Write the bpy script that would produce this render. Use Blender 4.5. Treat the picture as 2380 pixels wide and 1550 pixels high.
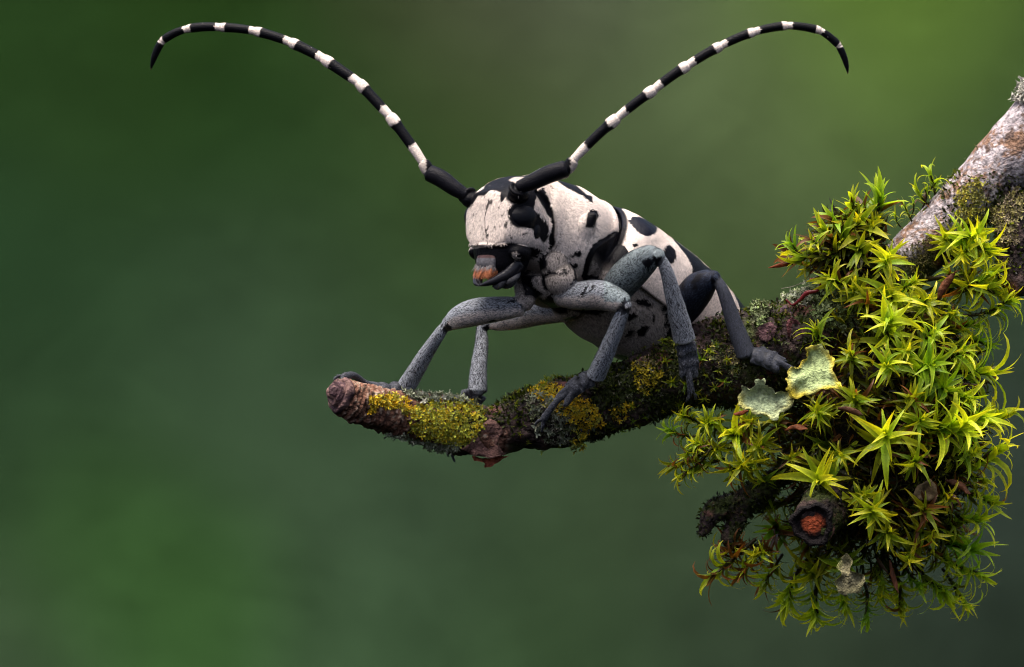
import bpy, bmesh, math, random
import numpy as np
from mathutils import Vector, Matrix, kdtree
from mathutils.bvhtree import BVHTree

for o in list(bpy.data.objects):
    bpy.data.objects.remove(o)
SC = bpy.context.scene
COL = SC.collection
rng = np.random.default_rng(7)
random.seed(7)

# ------------------------------------------------------------------ camera
# 1 unit is about 6 mm of the real place; the beetle stands near the origin.
D = 120.0                      # camera distance
K = 10.24 / 2380.0             # units per picture unit at the beetle
cam_d = bpy.data.cameras.new('camera')
cam = bpy.data.objects.new('camera', cam_d); COL.objects.link(cam)
cam.location = (0, -D, 0); cam.rotation_euler = (math.radians(90), 0, 0)
cam_d.sensor_width = 36; cam_d.lens = 36 * D / 10.24
cam_d.clip_start = 1; cam_d.clip_end = 2000
cam_d.dof.use_dof = True
cam_d.dof.focus_distance = D - 0.45
APERTURE = 1.2                 # lens opening in scene units
cam_d.dof.aperture_fstop = (cam_d.lens * 1e-3) / APERTURE
SC.camera = cam

# ------------------------------------------------------------------ sky and sun
SUN_EL, SUN_AZ = math.radians(76), math.radians(-135)   # azimuth from +Y towards +X
w = bpy.data.worlds.new('World'); SC.world = w; w.use_nodes = True
nt = w.node_tree; nt.nodes.clear()
sky = nt.nodes.new('ShaderNodeTexSky'); sky.sky_type = 'NISHITA'; sky.sun_disc = False
sky.sun_elevation = SUN_EL; sky.sun_rotation = SUN_AZ
sky.dust_density = 7.0; sky.ozone_density = 0.3; sky.air_density = 0.7
bg = nt.nodes.new('ShaderNodeBackground'); bg.inputs[1].default_value = 0.065
wo = nt.nodes.new('ShaderNodeOutputWorld')
nt.links.new(sky.outputs[0], bg.inputs[0]); nt.links.new(bg.outputs[0], wo.inputs[0])
sl = bpy.data.lights.new('sun', 'SUN'); sl.energy = 1.5; sl.angle = math.radians(50)
sl.color = (1.0, 0.93, 0.84)
sun = bpy.data.objects.new('sun', sl); COL.objects.link(sun)
sdir = Vector((math.sin(SUN_AZ) * math.cos(SUN_EL), math.cos(SUN_AZ) * math.cos(SUN_EL), math.sin(SUN_EL)))
sun.rotation_euler = sdir.to_track_quat('Z', 'Y').to_euler()
sun.location = sdir * 60
vs = SC.view_settings
vs.view_transform = 'Standard'; vs.look = 'None'; vs.gamma = 1.0; vs.exposure = 2.2
SC.render.engine = 'CYCLES'
SC.cycles.use_denoising = True; SC.cycles.filter_width = 1.1
SC.cycles.max_bounces = 5; SC.cycles.diffuse_bounces = 3; SC.cycles.use_adaptive_sampling = True; SC.cycles.adaptive_threshold = .02

# ------------------------------------------------------------------ helpers
def P(x, y, Y=0.0):
    """a place in the scene from picture units (2380 wide) at depth Y"""
    k = K * (D + Y) / D
    return np.array([(x - 1190.0) * k, Y, (775.2 - y) * k])
def proj(p):
    k = K * (D + p[:, 1]) / D
    return np.stack([p[:, 0] / k + 1190.0, 775.2 - p[:, 2] / k], 1)
def zm(x0, y0, f):
    return lambda zx, zy: ((x0 + zx / f) * .58105, (y0 + zy / f) * .58105)
zA = zm(1780, 640, 2.4225); zB = zm(2300, 740, 2.2144); zC = zm(1280, 1140, 2.0946); zD = zm(2100, 1100, 1.9373)
zE = zm(560, 60, 1.7); zF = zm(2000, 60, 1.5867); zG = zm(3000, 600, 1.938); zH = zm(2900, 1200, 1.9373); zI = zm(2560, 1750, 1.5495)
def poly(z, pts):
    return np.array([z(a, b) for a, b in pts])
def nrm(v):
    v = np.asarray(v, float); n = np.linalg.norm(v, axis=-1, keepdims=True)
    return v / np.maximum(n, 1e-9)
def lin(r, g, b):
    c = np.array([r, g, b], float) / 255.0
    return np.where(c <= .04045, c / 12.92, ((c + .055) / 1.055) ** 2.4)
def smooth(a, b, x):
    t = np.clip((x - a) / (b - a), 0, 1); return t * t * (3 - 2 * t)

def _h(ix, iy, iz, seed):
    n = (ix.astype(np.int64) * 374761393 + iy.astype(np.int64) * 668265263 + iz.astype(np.int64) * 2147483647 + seed * 1274126177) & 0x7fffffff
    n = ((n ^ (n >> 13)) * 1274126177) & 0x7fffffff
    n = ((n ^ (n >> 15)) * 668265263) & 0x7fffffff
    return ((n ^ (n >> 16)) & 0xffff) / 65535.0
def vnoise(p, seed=0):
    i = np.floor(p).astype(np.int64); f = p - i; f = f * f * (3 - 2 * f)
    x, y, z = i[:, 0], i[:, 1], i[:, 2]; u, v, q = f[:, 0], f[:, 1], f[:, 2]
    def lp(a, b, t): return a + (b - a) * t
    c = [[[_h(x + a, y + b, z + d, seed) for d in (0, 1)] for b in (0, 1)] for a in (0, 1)]
    return lp(lp(lp(c[0][0][0], c[1][0][0], u), lp(c[0][1][0], c[1][1][0], u), v),
              lp(lp(c[0][0][1], c[1][0][1], u), lp(c[0][1][1], c[1][1][1], u), v), q) * 2 - 1
def fbm(p, freq=1.0, octv=3, seed=0):
    s = np.zeros(len(p)); a = 1.0; t = 0
    for k in range(octv):
        s += a * vnoise(p * freq + 17.3 * k, seed + k); t += a; a *= .5; freq *= 2.03
    return s / t

def sdpoly(pt, pg):
    """signed distance (negative inside) of points to a polygon"""
    d = np.full(len(pt), 1e9); ins = np.zeros(len(pt), bool)
    n = len(pg)
    for i in range(n):
        a, b = pg[i], pg[(i + 1) % n]
        e = b - a; wv = pt - a
        t = np.clip((wv @ e) / max(e @ e, 1e-9), 0, 1)
        q = wv - t[:, None] * e
        d = np.minimum(d, (q * q).sum(1))
        c = ((a[1] > pt[:, 1]) != (b[1] > pt[:, 1]))
        with np.errstate(divide='ignore', invalid='ignore'):
            xx = (b[0] - a[0]) * (pt[:, 1] - a[1]) / (b[1] - a[1]) + a[0]
        ins ^= c & (pt[:, 0] < xx)
    d = np.sqrt(d); d[ins] *= -1
    return d
def sdline(pt, ln):
    d = np.full(len(pt), 1e9)
    for i in range(len(ln) - 1):
        a, b = ln[i], ln[i + 1]; e = b - a; wv = pt - a
        t = np.clip((wv @ e) / max(e @ e, 1e-9), 0, 1)
        q = wv - t[:, None] * e; d = np.minimum(d, (q * q).sum(1))
    return np.sqrt(d)

def crom(pts, m):
    """Catmull-Rom resample of rows to m rows"""
    p = np.asarray(pts, float); n = len(p)
    q = np.vstack([2 * p[0] - p[1], p, 2 * p[-1] - p[-2]])
    t = np.linspace(0, n - 1, m); i = np.minimum(t.astype(int), n - 2); f = (t - i)[:, None]
    a, b, c, d = q[i], q[i + 1], q[i + 2], q[i + 3]
    return .5 * (2 * b + (c - a) * f + (2 * a - 5 * b + 4 * c - d) * f ** 2 + (3 * b - a - 3 * c + d) * f ** 3)

def rings(cent, A, B, ca=True, cb=True):
    """closed tube from ring offsets. cent (m,3); A (m,n,3) ring offsets"""
    m, n = A.shape[:2]
    v = (cent[:, None] + A).reshape(-1, 3)
    i = np.arange(m - 1)[:, None] * n; j = np.arange(n)[None]
    f = np.stack([i + j, i + (j + 1) % n, i + n + (j + 1) % n, i + n + j], -1).reshape(-1, 4)
    faces = [tuple(int(q) for q in r) for r in f]
    v = np.vstack([v, cent[0], cent[-1]])
    a, b = len(v) - 2, len(v) - 1
    for k in range(n):
        faces.append((int((k + 1) % n), k, a))
        faces.append(((m - 1) * n + k, (m - 1) * n + (k + 1) % n, b))
    return v, faces
def frames(c, ref):
    t = np.gradient(c, axis=0); t = nrm(t)
    ref = nrm(np.asarray(ref, float))
    s = nrm(np.cross(t, np.broadcast_to(ref, t.shape)))
    u = nrm(np.cross(s, t))
    return t, s, u
def tube(path, rad, m=24, n=20, ref=(0, 0, 1), flat=1.0, ease=True):
    """rad: list of radii (or (side, up) pairs) at the path points"""
    rad = [r if isinstance(r, (tuple, list)) else (r, r * flat) for r in rad]
    c = crom(path, m); r = crom(np.array(rad), m); r = np.maximum(r, .002)
    t, s, u = frames(c, ref)
    th = np.linspace(0, 2 * np.pi, n, endpoint=False)
    A = np.cos(th)[None, :, None] * s[:, None] * r[:, None, :1] + np.sin(th)[None, :, None] * u[:, None] * r[:, None, 1:]
    if ease:                                     # rounded ends
        c = np.vstack([c[0] - t[0] * r[0].mean() * .35, c, c[-1] + t[-1] * r[-1].mean() * .35])
        A = np.concatenate([A[:1] * .6, A, A[-1:] * .6])
        t = np.vstack([t[:1], t, t[-1:]])
    v, f = rings(c, A, None)
    flow = np.vstack([np.repeat(t, n, 0), t[:1], t[-1:]])
    return v, f, flow
def loft(st, m=40, n=48, e=2.4):
    """st rows: centre(3), side vec(3), up vec(3), w, hu, hd"""
    a = np.array([np.concatenate([q[0], q[1], q[2], [q[3], q[4], q[5]]]) for q in st])
    a = crom(a, m); c, s, u = a[:, :3], a[:, 3:6], a[:, 6:9]; w_, hu, hd = a[:, 9], a[:, 10], a[:, 11]
    th = np.linspace(0, 2 * np.pi, n, endpoint=False)
    cx = np.sign(np.cos(th)) * np.abs(np.cos(th)) ** (2 / e); sy = np.sign(np.sin(th)) * np.abs(np.sin(th)) ** (2 / e)
    h = np.where(sy[None] > 0, hu[:, None], hd[:, None])
    A = (cx[None] * w_[:, None])[..., None] * s[:, None] + (sy[None] * h)[..., None] * u[:, None]
    v, f = rings(c, A, None)
    t = nrm(np.gradient(c, axis=0))
    return v, f, np.vstack([np.repeat(t, n, 0), t[:1], t[-1:]])
def ball(c, ax, n=20, m=14):
    """ellipsoid; ax three half-axis vectors"""
    ax = np.asarray(ax, float)
    la = np.linspace(-np.pi / 2, np.pi / 2, m + 2)[1:-1]; th = np.linspace(0, 2 * np.pi, n, endpoint=False)
    cent = np.asarray(c)[None] + np.sin(la)[:, None] * ax[2]
    A = np.cos(la)[:, None, None] * (np.cos(th)[None, :, None] * ax[0] + np.sin(th)[None, :, None] * ax[1])
    v, f = rings(cent, A, None); v[-2] = np.asarray(c) - ax[2]; v[-1] = np.asarray(c) + ax[2]
    return v, f

def mkmesh(name, v, f, cols=None, smooth_=True, attrs=None):
    me = bpy.data.meshes.new(name)
    v = np.asarray(v, float)
    if isinstance(f, np.ndarray):
        k = f.shape[1]
        me.vertices.add(len(v)); me.vertices.foreach_set('co', v.ravel())
        me.loops.add(f.size); me.loops.foreach_set('vertex_index', f.ravel().astype(np.int32))
        me.polygons.add(len(f)); me.polygons.foreach_set('loop_start', np.arange(0, f.size, k, dtype=np.int32))
        me.update(calc_edges=True); me.validate()
    else:
        me.from_pydata(v.tolist(), [], f)
    if cols is not None:
        setcol(me, cols)
    if smooth_:
        me.polygons.foreach_set('use_smooth', np.ones(len(me.polygons), bool))
    me.update()
    return me
def setcol(me, cols, name='col'):
    a = me.color_attributes.new(name, 'FLOAT_COLOR', 'POINT')
    c = np.ones((len(me.vertices), 4)); c[:, :3] = cols
    a.data.foreach_set('color', c.ravel())
def setval(me, val, name):
    a = me.attributes.new(name, 'FLOAT', 'POINT'); a.data.foreach_set('value', np.asarray(val, float))
def obj(name, me, mat=None, parent=None):
    o = bpy.data.objects.new(name, me); COL.objects.link(o)
    if mat is not None: me.materials.clear(); me.materials.append(mat)
    if parent is not None:
        o.parent = parent
        # a part's own matrix is identity, so only a thing's root carries an offset
        o.matrix_parent_inverse = parent.matrix_basis.inverted() if parent.parent is None else Matrix.Identity(4)
    return o
def tag(o, label=None, cat=None, group=None, kind=None):
    if label: o['label'] = label
    if cat: o['category'] = cat
    if group: o['group'] = group
    if kind: o['kind'] = kind
    return o
def empty(name, loc):
    o = bpy.data.objects.new(name, None); COL.objects.link(o); o.location = loc
    o.empty_display_size = .1
    return o
class Bag:
    """collects shapes into one mesh"""
    def __init__(s): s.v = []; s.f = []; s.c = []; s.n = 0
    def add(s, v, f, c=None):
        v = np.asarray(v, float)
        s.v.append(v); s.f += [tuple(int(q) + s.n for q in r) for r in f]
        if c is not None: s.c.append(np.broadcast_to(np.asarray(c, float), (len(v), 3)))
        s.n += len(v)
    def mesh(s, name, smooth_=True):
        return mkmesh(name, np.vstack(s.v), s.f, np.vstack(s.c) if s.c else None, smooth_)
def remesh(v, f, vox, it=3):
    me = mkmesh('tmp', v, f)
    o = bpy.data.objects.new('tmp', me); COL.objects.link(o)
    md = o.modifiers.new('r', 'REMESH'); md.mode = 'VOXEL'; md.voxel_size = vox; md.use_smooth_shade = True
    ms = o.modifiers.new('s', 'SMOOTH'); ms.factor = .5; ms.iterations = it
    dg = bpy.context.evaluated_depsgraph_get()
    out = bpy.data.meshes.new_from_object(o.evaluated_get(dg), depsgraph=dg)
    bpy.data.objects.remove(o); bpy.data.meshes.remove(me)
    return out
def vco(me):
    a = np.empty(len(me.vertices) * 3); me.vertices.foreach_get('co', a); return a.reshape(-1, 3)
def vno(me):
    a = np.empty(len(me.vertices) * 3); me.vertices.foreach_get('normal', a); return a.reshape(-1, 3)
def tris(me):
    me.calc_loop_triangles(); a = np.empty(len(me.loop_triangles) * 3, np.int32)
    me.loop_triangles.foreach_get('vertices', a); return a.reshape(-1, 3)

# ------------------------------------------------------------------ materials
def mat(name):
    m = bpy.data.materials.new(name); m.use_nodes = True; n = m.node_tree; n.nodes.clear()
    out = n.nodes.new('ShaderNodeOutputMaterial')
    return m, n, out
def N(n, t, **k):
    x = n.nodes.new(t)
    for a, b in k.items(): setattr(x, a, b)
    return x
def attr_mat(name, rough=.6, spec=.4, nscale=30, namt=.25, bump=.15, bscale=60, coat=0., transl=0., tcol=None, objcol=False, sheen=0.):
    """vertex colour with fine procedural variation and relief"""
    m, n, out = mat(name); L = n.links.new
    a = N(n, 'ShaderNodeAttribute', attribute_name='col')
    tc = N(n, 'ShaderNodeTexCoord')
    no = N(n, 'ShaderNodeTexNoise'); no.inputs['Scale'].default_value = nscale; no.inputs['Detail'].default_value = 3
    L(tc.outputs['Object'], no.inputs['Vector'])
    mr = N(n, 'ShaderNodeMapRange'); mr.inputs[1].default_value = .3; mr.inputs[2].default_value = .7
    mr.inputs[3].default_value = 1 - namt; mr.inputs[4].default_value = 1 + namt
    L(no.outputs[0], mr.inputs[0])
    mx = N(n, 'ShaderNodeMix', data_type='RGBA', blend_type='MULTIPLY'); mx.inputs[0].default_value = 1
    L(a.outputs['Color'], mx.inputs[6])
    L(mr.outputs[0], mx.inputs[7])
    colr = mx.outputs[2]
    if objcol:
        oi = N(n, 'ShaderNodeObjectInfo')
        m2 = N(n, 'ShaderNodeMix', data_type='RGBA', blend_type='MULTIPLY'); m2.inputs[0].default_value = 1
        L(colr, m2.inputs[6]); L(oi.outputs['Color'], m2.inputs[7]); colr = m2.outputs[2]
    b = N(n, 'ShaderNodeBsdfPrincipled'); b.inputs['Roughness'].default_value = rough
    b.inputs['Specular IOR Level'].default_value = spec
    b.inputs['Coat Weight'].default_value = coat; b.inputs['Coat Roughness'].default_value = .15
    b.inputs['Sheen Weight'].default_value = sheen
    L(colr, b.inputs['Base Color'])
    if bump:
        nb = N(n, 'ShaderNodeTexNoise'); nb.inputs['Scale'].default_value = bscale; nb.inputs['Detail'].default_value = 4
        L(tc.outputs['Object'], nb.inputs['Vector'])
        bp = N(n, 'ShaderNodeBump'); bp.inputs['Strength'].default_value = bump; bp.inputs['Distance'].default_value = .05
        L(nb.outputs[0], bp.inputs['Height']); L(bp.outputs[0], b.inputs['Normal'])
    sh = b.outputs[0]
    if transl:
        tr = N(n, 'ShaderNodeBsdfTranslucent')
        m3 = N(n, 'ShaderNodeMix', data_type='RGBA', blend_type='MULTIPLY'); m3.inputs[0].default_value = 1
        L(colr, m3.inputs[6]); m3.inputs[7].default_value = (*(tcol or (1, 1, 1)), 1)
        L(m3.outputs[2], tr.inputs[0])
        ms = N(n, 'ShaderNodeMixShader'); ms.inputs[0].default_value = transl
        L(sh, ms.inputs[1]); L(tr.outputs[0], ms.inputs[2]); sh = ms.outputs[0]
    L(sh, out.inputs[0])
    return m
M_body = attr_mat('beetle_cuticle', rough=.38, spec=.06, nscale=55, namt=.3, bump=.25, bscale=70)
M_seta = attr_mat('beetle_setae', rough=.7, spec=.08, nscale=40, namt=.12, bump=0)
M_gloss = attr_mat('black_horn', rough=.18, spec=.16, nscale=30, namt=.2, bump=.05, bscale=30)
M_eye = attr_mat('compound_eye', rough=.22, spec=.16, nscale=160, namt=.3, bump=.25, bscale=170)
M_bark = attr_mat('bark', rough=.75, spec=.15, nscale=26, namt=.5, bump=.8, bscale=34)
M_moss = attr_mat('moss_leaf', rough=.38, spec=.25, nscale=22, namt=.16, bump=.1, bscale=40, transl=.52, tcol=(1.4, 1.25, .4))
M_mosso = attr_mat('moss_leaf_single', rough=.36, spec=.25, nscale=22, namt=.16, bump=.1, bscale=40, transl=.52, tcol=(1.4, 1.25, .4), objcol=True)
M_lichen = attr_mat('lichen', rough=.7, spec=.25, nscale=26, namt=.35, bump=.8, bscale=45, transl=.12)
M_dead = attr_mat('dead_leaf', rough=.55, spec=.15, nscale=20, namt=.35, bump=.3, bscale=40, transl=.25, tcol=(1.2, .8, .5))
M_leaf = attr_mat('far_foliage', rough=1., spec=.0, nscale=3., namt=.06, bump=0)
# ------------------------------------------------------------------ far foliage
YB = 150.0
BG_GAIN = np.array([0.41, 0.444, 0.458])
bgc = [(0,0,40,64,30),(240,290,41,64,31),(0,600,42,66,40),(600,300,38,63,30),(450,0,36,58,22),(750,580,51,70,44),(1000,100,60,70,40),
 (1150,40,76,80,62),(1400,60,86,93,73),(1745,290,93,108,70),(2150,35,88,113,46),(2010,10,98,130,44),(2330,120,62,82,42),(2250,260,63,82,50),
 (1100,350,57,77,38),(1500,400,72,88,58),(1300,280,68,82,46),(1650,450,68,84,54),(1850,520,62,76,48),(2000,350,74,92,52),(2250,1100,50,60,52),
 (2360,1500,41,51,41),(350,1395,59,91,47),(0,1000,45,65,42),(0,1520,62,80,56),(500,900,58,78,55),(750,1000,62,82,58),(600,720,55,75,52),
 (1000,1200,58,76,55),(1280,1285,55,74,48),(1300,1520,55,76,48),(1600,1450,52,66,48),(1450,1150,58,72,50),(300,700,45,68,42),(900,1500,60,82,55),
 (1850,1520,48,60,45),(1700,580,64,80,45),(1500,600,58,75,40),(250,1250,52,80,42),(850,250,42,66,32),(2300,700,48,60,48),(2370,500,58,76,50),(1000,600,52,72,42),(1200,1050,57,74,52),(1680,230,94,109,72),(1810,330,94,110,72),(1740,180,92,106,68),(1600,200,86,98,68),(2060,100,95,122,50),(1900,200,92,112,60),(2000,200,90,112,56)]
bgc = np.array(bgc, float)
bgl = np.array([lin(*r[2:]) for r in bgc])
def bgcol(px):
    """leaf colours of the planted bank: bright and dark tones set at picture places and blended"""
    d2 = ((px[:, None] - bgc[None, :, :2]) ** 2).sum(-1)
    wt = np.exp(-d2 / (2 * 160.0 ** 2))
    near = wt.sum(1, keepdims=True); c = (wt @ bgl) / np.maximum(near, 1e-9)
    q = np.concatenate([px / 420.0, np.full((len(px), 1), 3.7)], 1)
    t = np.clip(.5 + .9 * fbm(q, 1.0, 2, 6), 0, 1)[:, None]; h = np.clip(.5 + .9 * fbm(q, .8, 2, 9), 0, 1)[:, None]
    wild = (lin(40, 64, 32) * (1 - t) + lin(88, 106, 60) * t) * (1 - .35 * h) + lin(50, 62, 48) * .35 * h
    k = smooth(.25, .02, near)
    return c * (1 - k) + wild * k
def hill(x, z):
    """a planted bank rising away from the viewer; its depth at a place"""
    return YB + .9 * z
def build_background():
    nx, nz = 170, 120
    X, Z = np.meshgrid(np.linspace(-95, 95, nx), np.linspace(-60, 75, nz))
    p = np.stack([X.ravel(), hill(X.ravel(), Z.ravel()), Z.ravel()], 1)
    p[:, 1] += .2 * fbm(p, 1.3, 2, 3)
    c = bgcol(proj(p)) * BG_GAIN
    i = np.arange(nz - 1)[:, None] * nx + np.arange(nx - 1)[None]
    f = np.stack([i, i + 1, i + nx + 1, i + nx], -1).reshape(-1, 4)
    n0 = len(p)
    # leaves standing out of the mass
    m = 70000
    x = rng.uniform(-40, 40, m); z = rng.uniform(-26, 26, m)
    y = hill(x, z) - rng.uniform(.1, .5, m)
    q = np.stack([x, y, z], 1)
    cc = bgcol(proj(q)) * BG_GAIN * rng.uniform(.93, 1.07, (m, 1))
    a = rng.uniform(0, 2 * np.pi, m)
    nn = nrm(np.array([0, -.7, .75]) + rng.normal(0, .10, (m, 3)))
    ax = nrm(np.cross(nn, np.stack([np.cos(a), np.sin(a), 0 * a], 1)))
    bx = nrm(np.cross(nn, ax))
    L_ = rng.uniform(.25, .6, m)[:, None]
    lv = np.stack([q - ax * L_ * .5, q + bx * L_ * .26, q + ax * L_ * .5, q - bx * L_ * .26], 1).reshape(-1, 3)
    lf = np.arange(4 * m).reshape(-1, 4) + n0
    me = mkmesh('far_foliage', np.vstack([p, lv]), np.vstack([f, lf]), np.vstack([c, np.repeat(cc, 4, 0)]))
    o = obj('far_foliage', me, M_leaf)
    tag(o, 'soft blurred bank of green foliage far behind the branch', 'foliage', kind='stuff')
build_background()
# ------------------------------------------------------------------ branch
TW = [(796,922,-.62,.175),(835,938,-.50,.20),(880,950,-.36,.205),(940,962,-.20,.225),(1030,982,-.10,.265),(1090,990,-.07,.265),(1150,1002,-.05,.245),(1225,975,-.05,.31),
      (1320,958,-.05,.335),(1420,925,-.03,.325),(1520,892,0,.335),(1620,862,0,.39),(1720,832,.02,.455),(1800,806,.05,.46),(1880,780,.1,.44),(1980,730,.18,.36),(2060,670,.22,.31)]
LB = [(2020,720,.2,.30),(2070,655,.22,.28),(2110,610,.22,.26),(2162,560,.22,.265),(2228,490,.22,.28),(2302,418,.25,.315),(2378,335,.3,.335),(2450,240,.35,.34),(2560,80,.4,.36),(2700,-130,.5,.40)]
SS = [(2320,430,.25,.25),(2342,480,.1,.19),(2352,540,.0,.16),(2358,590,-.05,.15),(2362,640,-.1,.155),(2366,672,-.12,.12)]
DS = [(1960,740,.2,.34),(1985,850,.25,.33),(1990,960,.2,.30),(1965,1080,.0,.27),(1925,1170,-.35,.25),(1889,1218,-.80,.21)]
D2 = [(2010,760,.3,.26),(2110,860,.35,.2),(2170,960,.35,.16),(2190,1080,.3,.13),(2180,1200,.25,.10)]
D3 = [(1800,1120,.2,.10),(1760,1150,.1,.10),(1722,1180,-.05,.09),(1700,1230,-.1,.07),(1690,1260,-.1,.05)]
D4 = [(1790,1130,.1,.08),(1730,1160,-.1,.10),(1660,1190,-.15,.12),(1640,1215,-.2,.09),(1628,1240,-.2,.05)]
D5 = [(1990,960,.2,.2),(1900,1050,.25,.12),(1790,1120,.2,.09)]
def pathpts(rows): return [P(r[0], r[1], r[2]) for r in rows], [r[3] for r in rows]
def build_branch():
    V = []; F = []; n0 = 0; kid = []
    for i, (rows, m, n) in enumerate([(TW, 150, 44), (LB, 90, 44), (SS, 40, 28), (DS, 50, 36), (D2, 40, 24), (D3, 30, 16), (D4, 30, 16), (D5, 30, 18)]):
        pts, rd = pathpts(rows)
        v, f, fl = tube(pts, rd, m, n, ref=(0, .3, 1))
        if i == 0:        # ridged rings near the tip
            k = (np.arange(len(v) - 2) // n) / (m + 1.0)
            ctr = np.vstack([np.repeat(v[:-2].reshape(-1, n, 3).mean(1), n, 0)])
            th = np.tile(np.linspace(0, 2 * np.pi, n, endpoint=False), len(k) // n)
            amp = .05 * (1 - smooth(.18, .34, k))
            saw = ((k * 75 + .6 * fbm(v[:-2], 5, 2, 11) + .12 * np.sin(th * 2)) % 1.0)
            v[:-2] = ctr + (v[:-2] - ctr) * (1 + amp * (saw - .5))[:, None]
        V.append(v); F += [tuple(q + n0 for q in r) for r in f]; n0 += len(v); kid += [i] * len(v)
    # knob at the cut end
    me = remesh(np.vstack(V), F, .016, 1)
    v = vco(me); no = vno(me)
    kd = kdtree.KDTree(n0); src = np.vstack(V)
    for i, q in enumerate(src): kd.insert(q, i)
    kd.balance()
    kid = np.array(kid); idx = np.array([kd.find(q)[1] for q in v]); pid = kid[idx]
    px = proj(v)
    lump = .085 * fbm(v, 2.2, 3, 21) + .034 * fbm(v, 7, 3, 22)
    tipz = smooth(1120, 1000, px[:, 0]) * (pid == 0)
    limb = (pid == 1) * smooth(700, 560, px[:, 1])
    lump *= 1 - .75 * tipz - .6 * limb * (1 - tipz)
    # fissures
    fis = np.abs(fbm(v * np.array([1, 1, 1.]), 5.5, 3, 25)); lump -= .03 * smooth(.07, 0, fis) * (1 - tipz) * (1 - limb)
    kk = np.where(pid == 0, (idx // 44) / 151.0, 1.)
    ring_ = (kk * 55 + 2.2 * fbm(v, 2.6, 4, 41)) % 1.0
    ridge = tipz * (pid == 0) * ((.012 + .034 * smooth(-.3, .4, fbm(v, 4, 2, 43))) * (ring_ - .5) + .026 * fbm(v * np.array([1., 1, 1]), 16, 3, 42))
    lump = lump + ridge
    v2 = v + no * lump[:, None]
    me.vertices.foreach_set('co', v2.ravel())
    # colours of the bark
    n1 = fbm(v, 9, 4, 31); n2 = fbm(v, 22, 3, 32); n3 = fbm(v, 3, 3, 33)
    def mixc(a, b, t): return a + (b - a) * np.clip(t, 0, 1)[:, None]
    brown = mixc(np.array([.10, .045, .03])[None], np.array([.20, .10, .065])[None], .5 + .9 * n1)
    brown = mixc(brown, np.array([.30, .24, .18])[None], smooth(.25, .5, n2 + .3 * n1))
    dark = mixc(np.array([.012, .009, .010])[None], np.array([.06, .038, .034])[None], .45 + .9 * n1)
    dark = mixc(dark, np.array([.035, .045, .012])[None], smooth(.0, .35, n3 + .3 * n2))
    dark = mixc(dark, np.array([.16, .07, .06])[None], .8 * smooth(.35, .55, fbm(v, 4, 3, 36) + .2 * n2))
    grey = mixc(np.array([.17, .148, .16])[None], np.array([.38, .34, .355])[None], .5 + 1.3 * n2)
    grey = mixc(grey, np.array([.17, .085, .04])[None], .85 * smooth(.05, .4, fbm(v, 3.2, 3, 37) + .55 * fbm(v, 30, 2, 38)))
    grey = mixc(grey, np.array([.09, .06, .05])[None], smooth(.33, .5, fbm(v, 16, 2, 39)))
    c = dark.copy()
    midbrown = (pid == 0) * smooth(1110, 1125, px[:, 0]) * smooth(1190, 1165, px[:, 0]) * smooth(985, 1005, px[:, 1] + 10 * n1)
    c = mixc(c, brown * 1.15, midbrown)
    c = mixc(c, brown, tipz)
    c = mixc(c, np.array([.30, .22, .17])[None], tipz * smooth(.80, .95, ring_) * .7)
    c = mixc(c, np.array([.03, .016, .014])[None], tipz * smooth(.16, .04, ring_) * .8)
    # grey bark of the limb, its lit upper side painted into the colour
    side = (px[:, 0] - 2110) * .64 + (px[:, 1] - 598) * .77      # across the limb, + is lower right
    side = side - np.interp(px[:, 0], [2110, 2290, 2380], [0, 4, 10])
    gm = (pid == 1) * smooth(34, -6, side + 26 * n3 + 10 * n1 - np.interp(px[:, 1], [300, 420, 560, 640], [100, 45, 0, -22]))
    gm = gm * smooth(640, 590, px[:, 1] + 20 * n1)
    c = mixc(c, grey, gm)
    redw = (pid == 0) * smooth(1740, 1780, px[:, 0]) * smooth(.1, .4, n1 + n3)
    c = mixc(c, np.array([.10, .035, .035])[None], .7 * redw)
    setcol(me, c)
    o = obj('branch', me, M_bark)
    tag(o, 'mossy dark twig forking from a pale grey limb and hanging over nothing', 'branch')
    return o, me, BVHTree.FromPolygons([Vector(q) for q in v2], [tuple(t) for t in tris(me)])
branch, branch_me, BR = build_branch()
def hit(x, y, bvh=None):
    """surface point of the branch seen at a picture place"""
    o = Vector((0, -D, 0)); t = Vector(P(x, y, 0)) - o; t.normalize()
    r = (bvh or BR).ray_cast(o, t)
    return (np.array(r[0]), np.array(r[1])) if r[0] is not None else (None, None)

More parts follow.
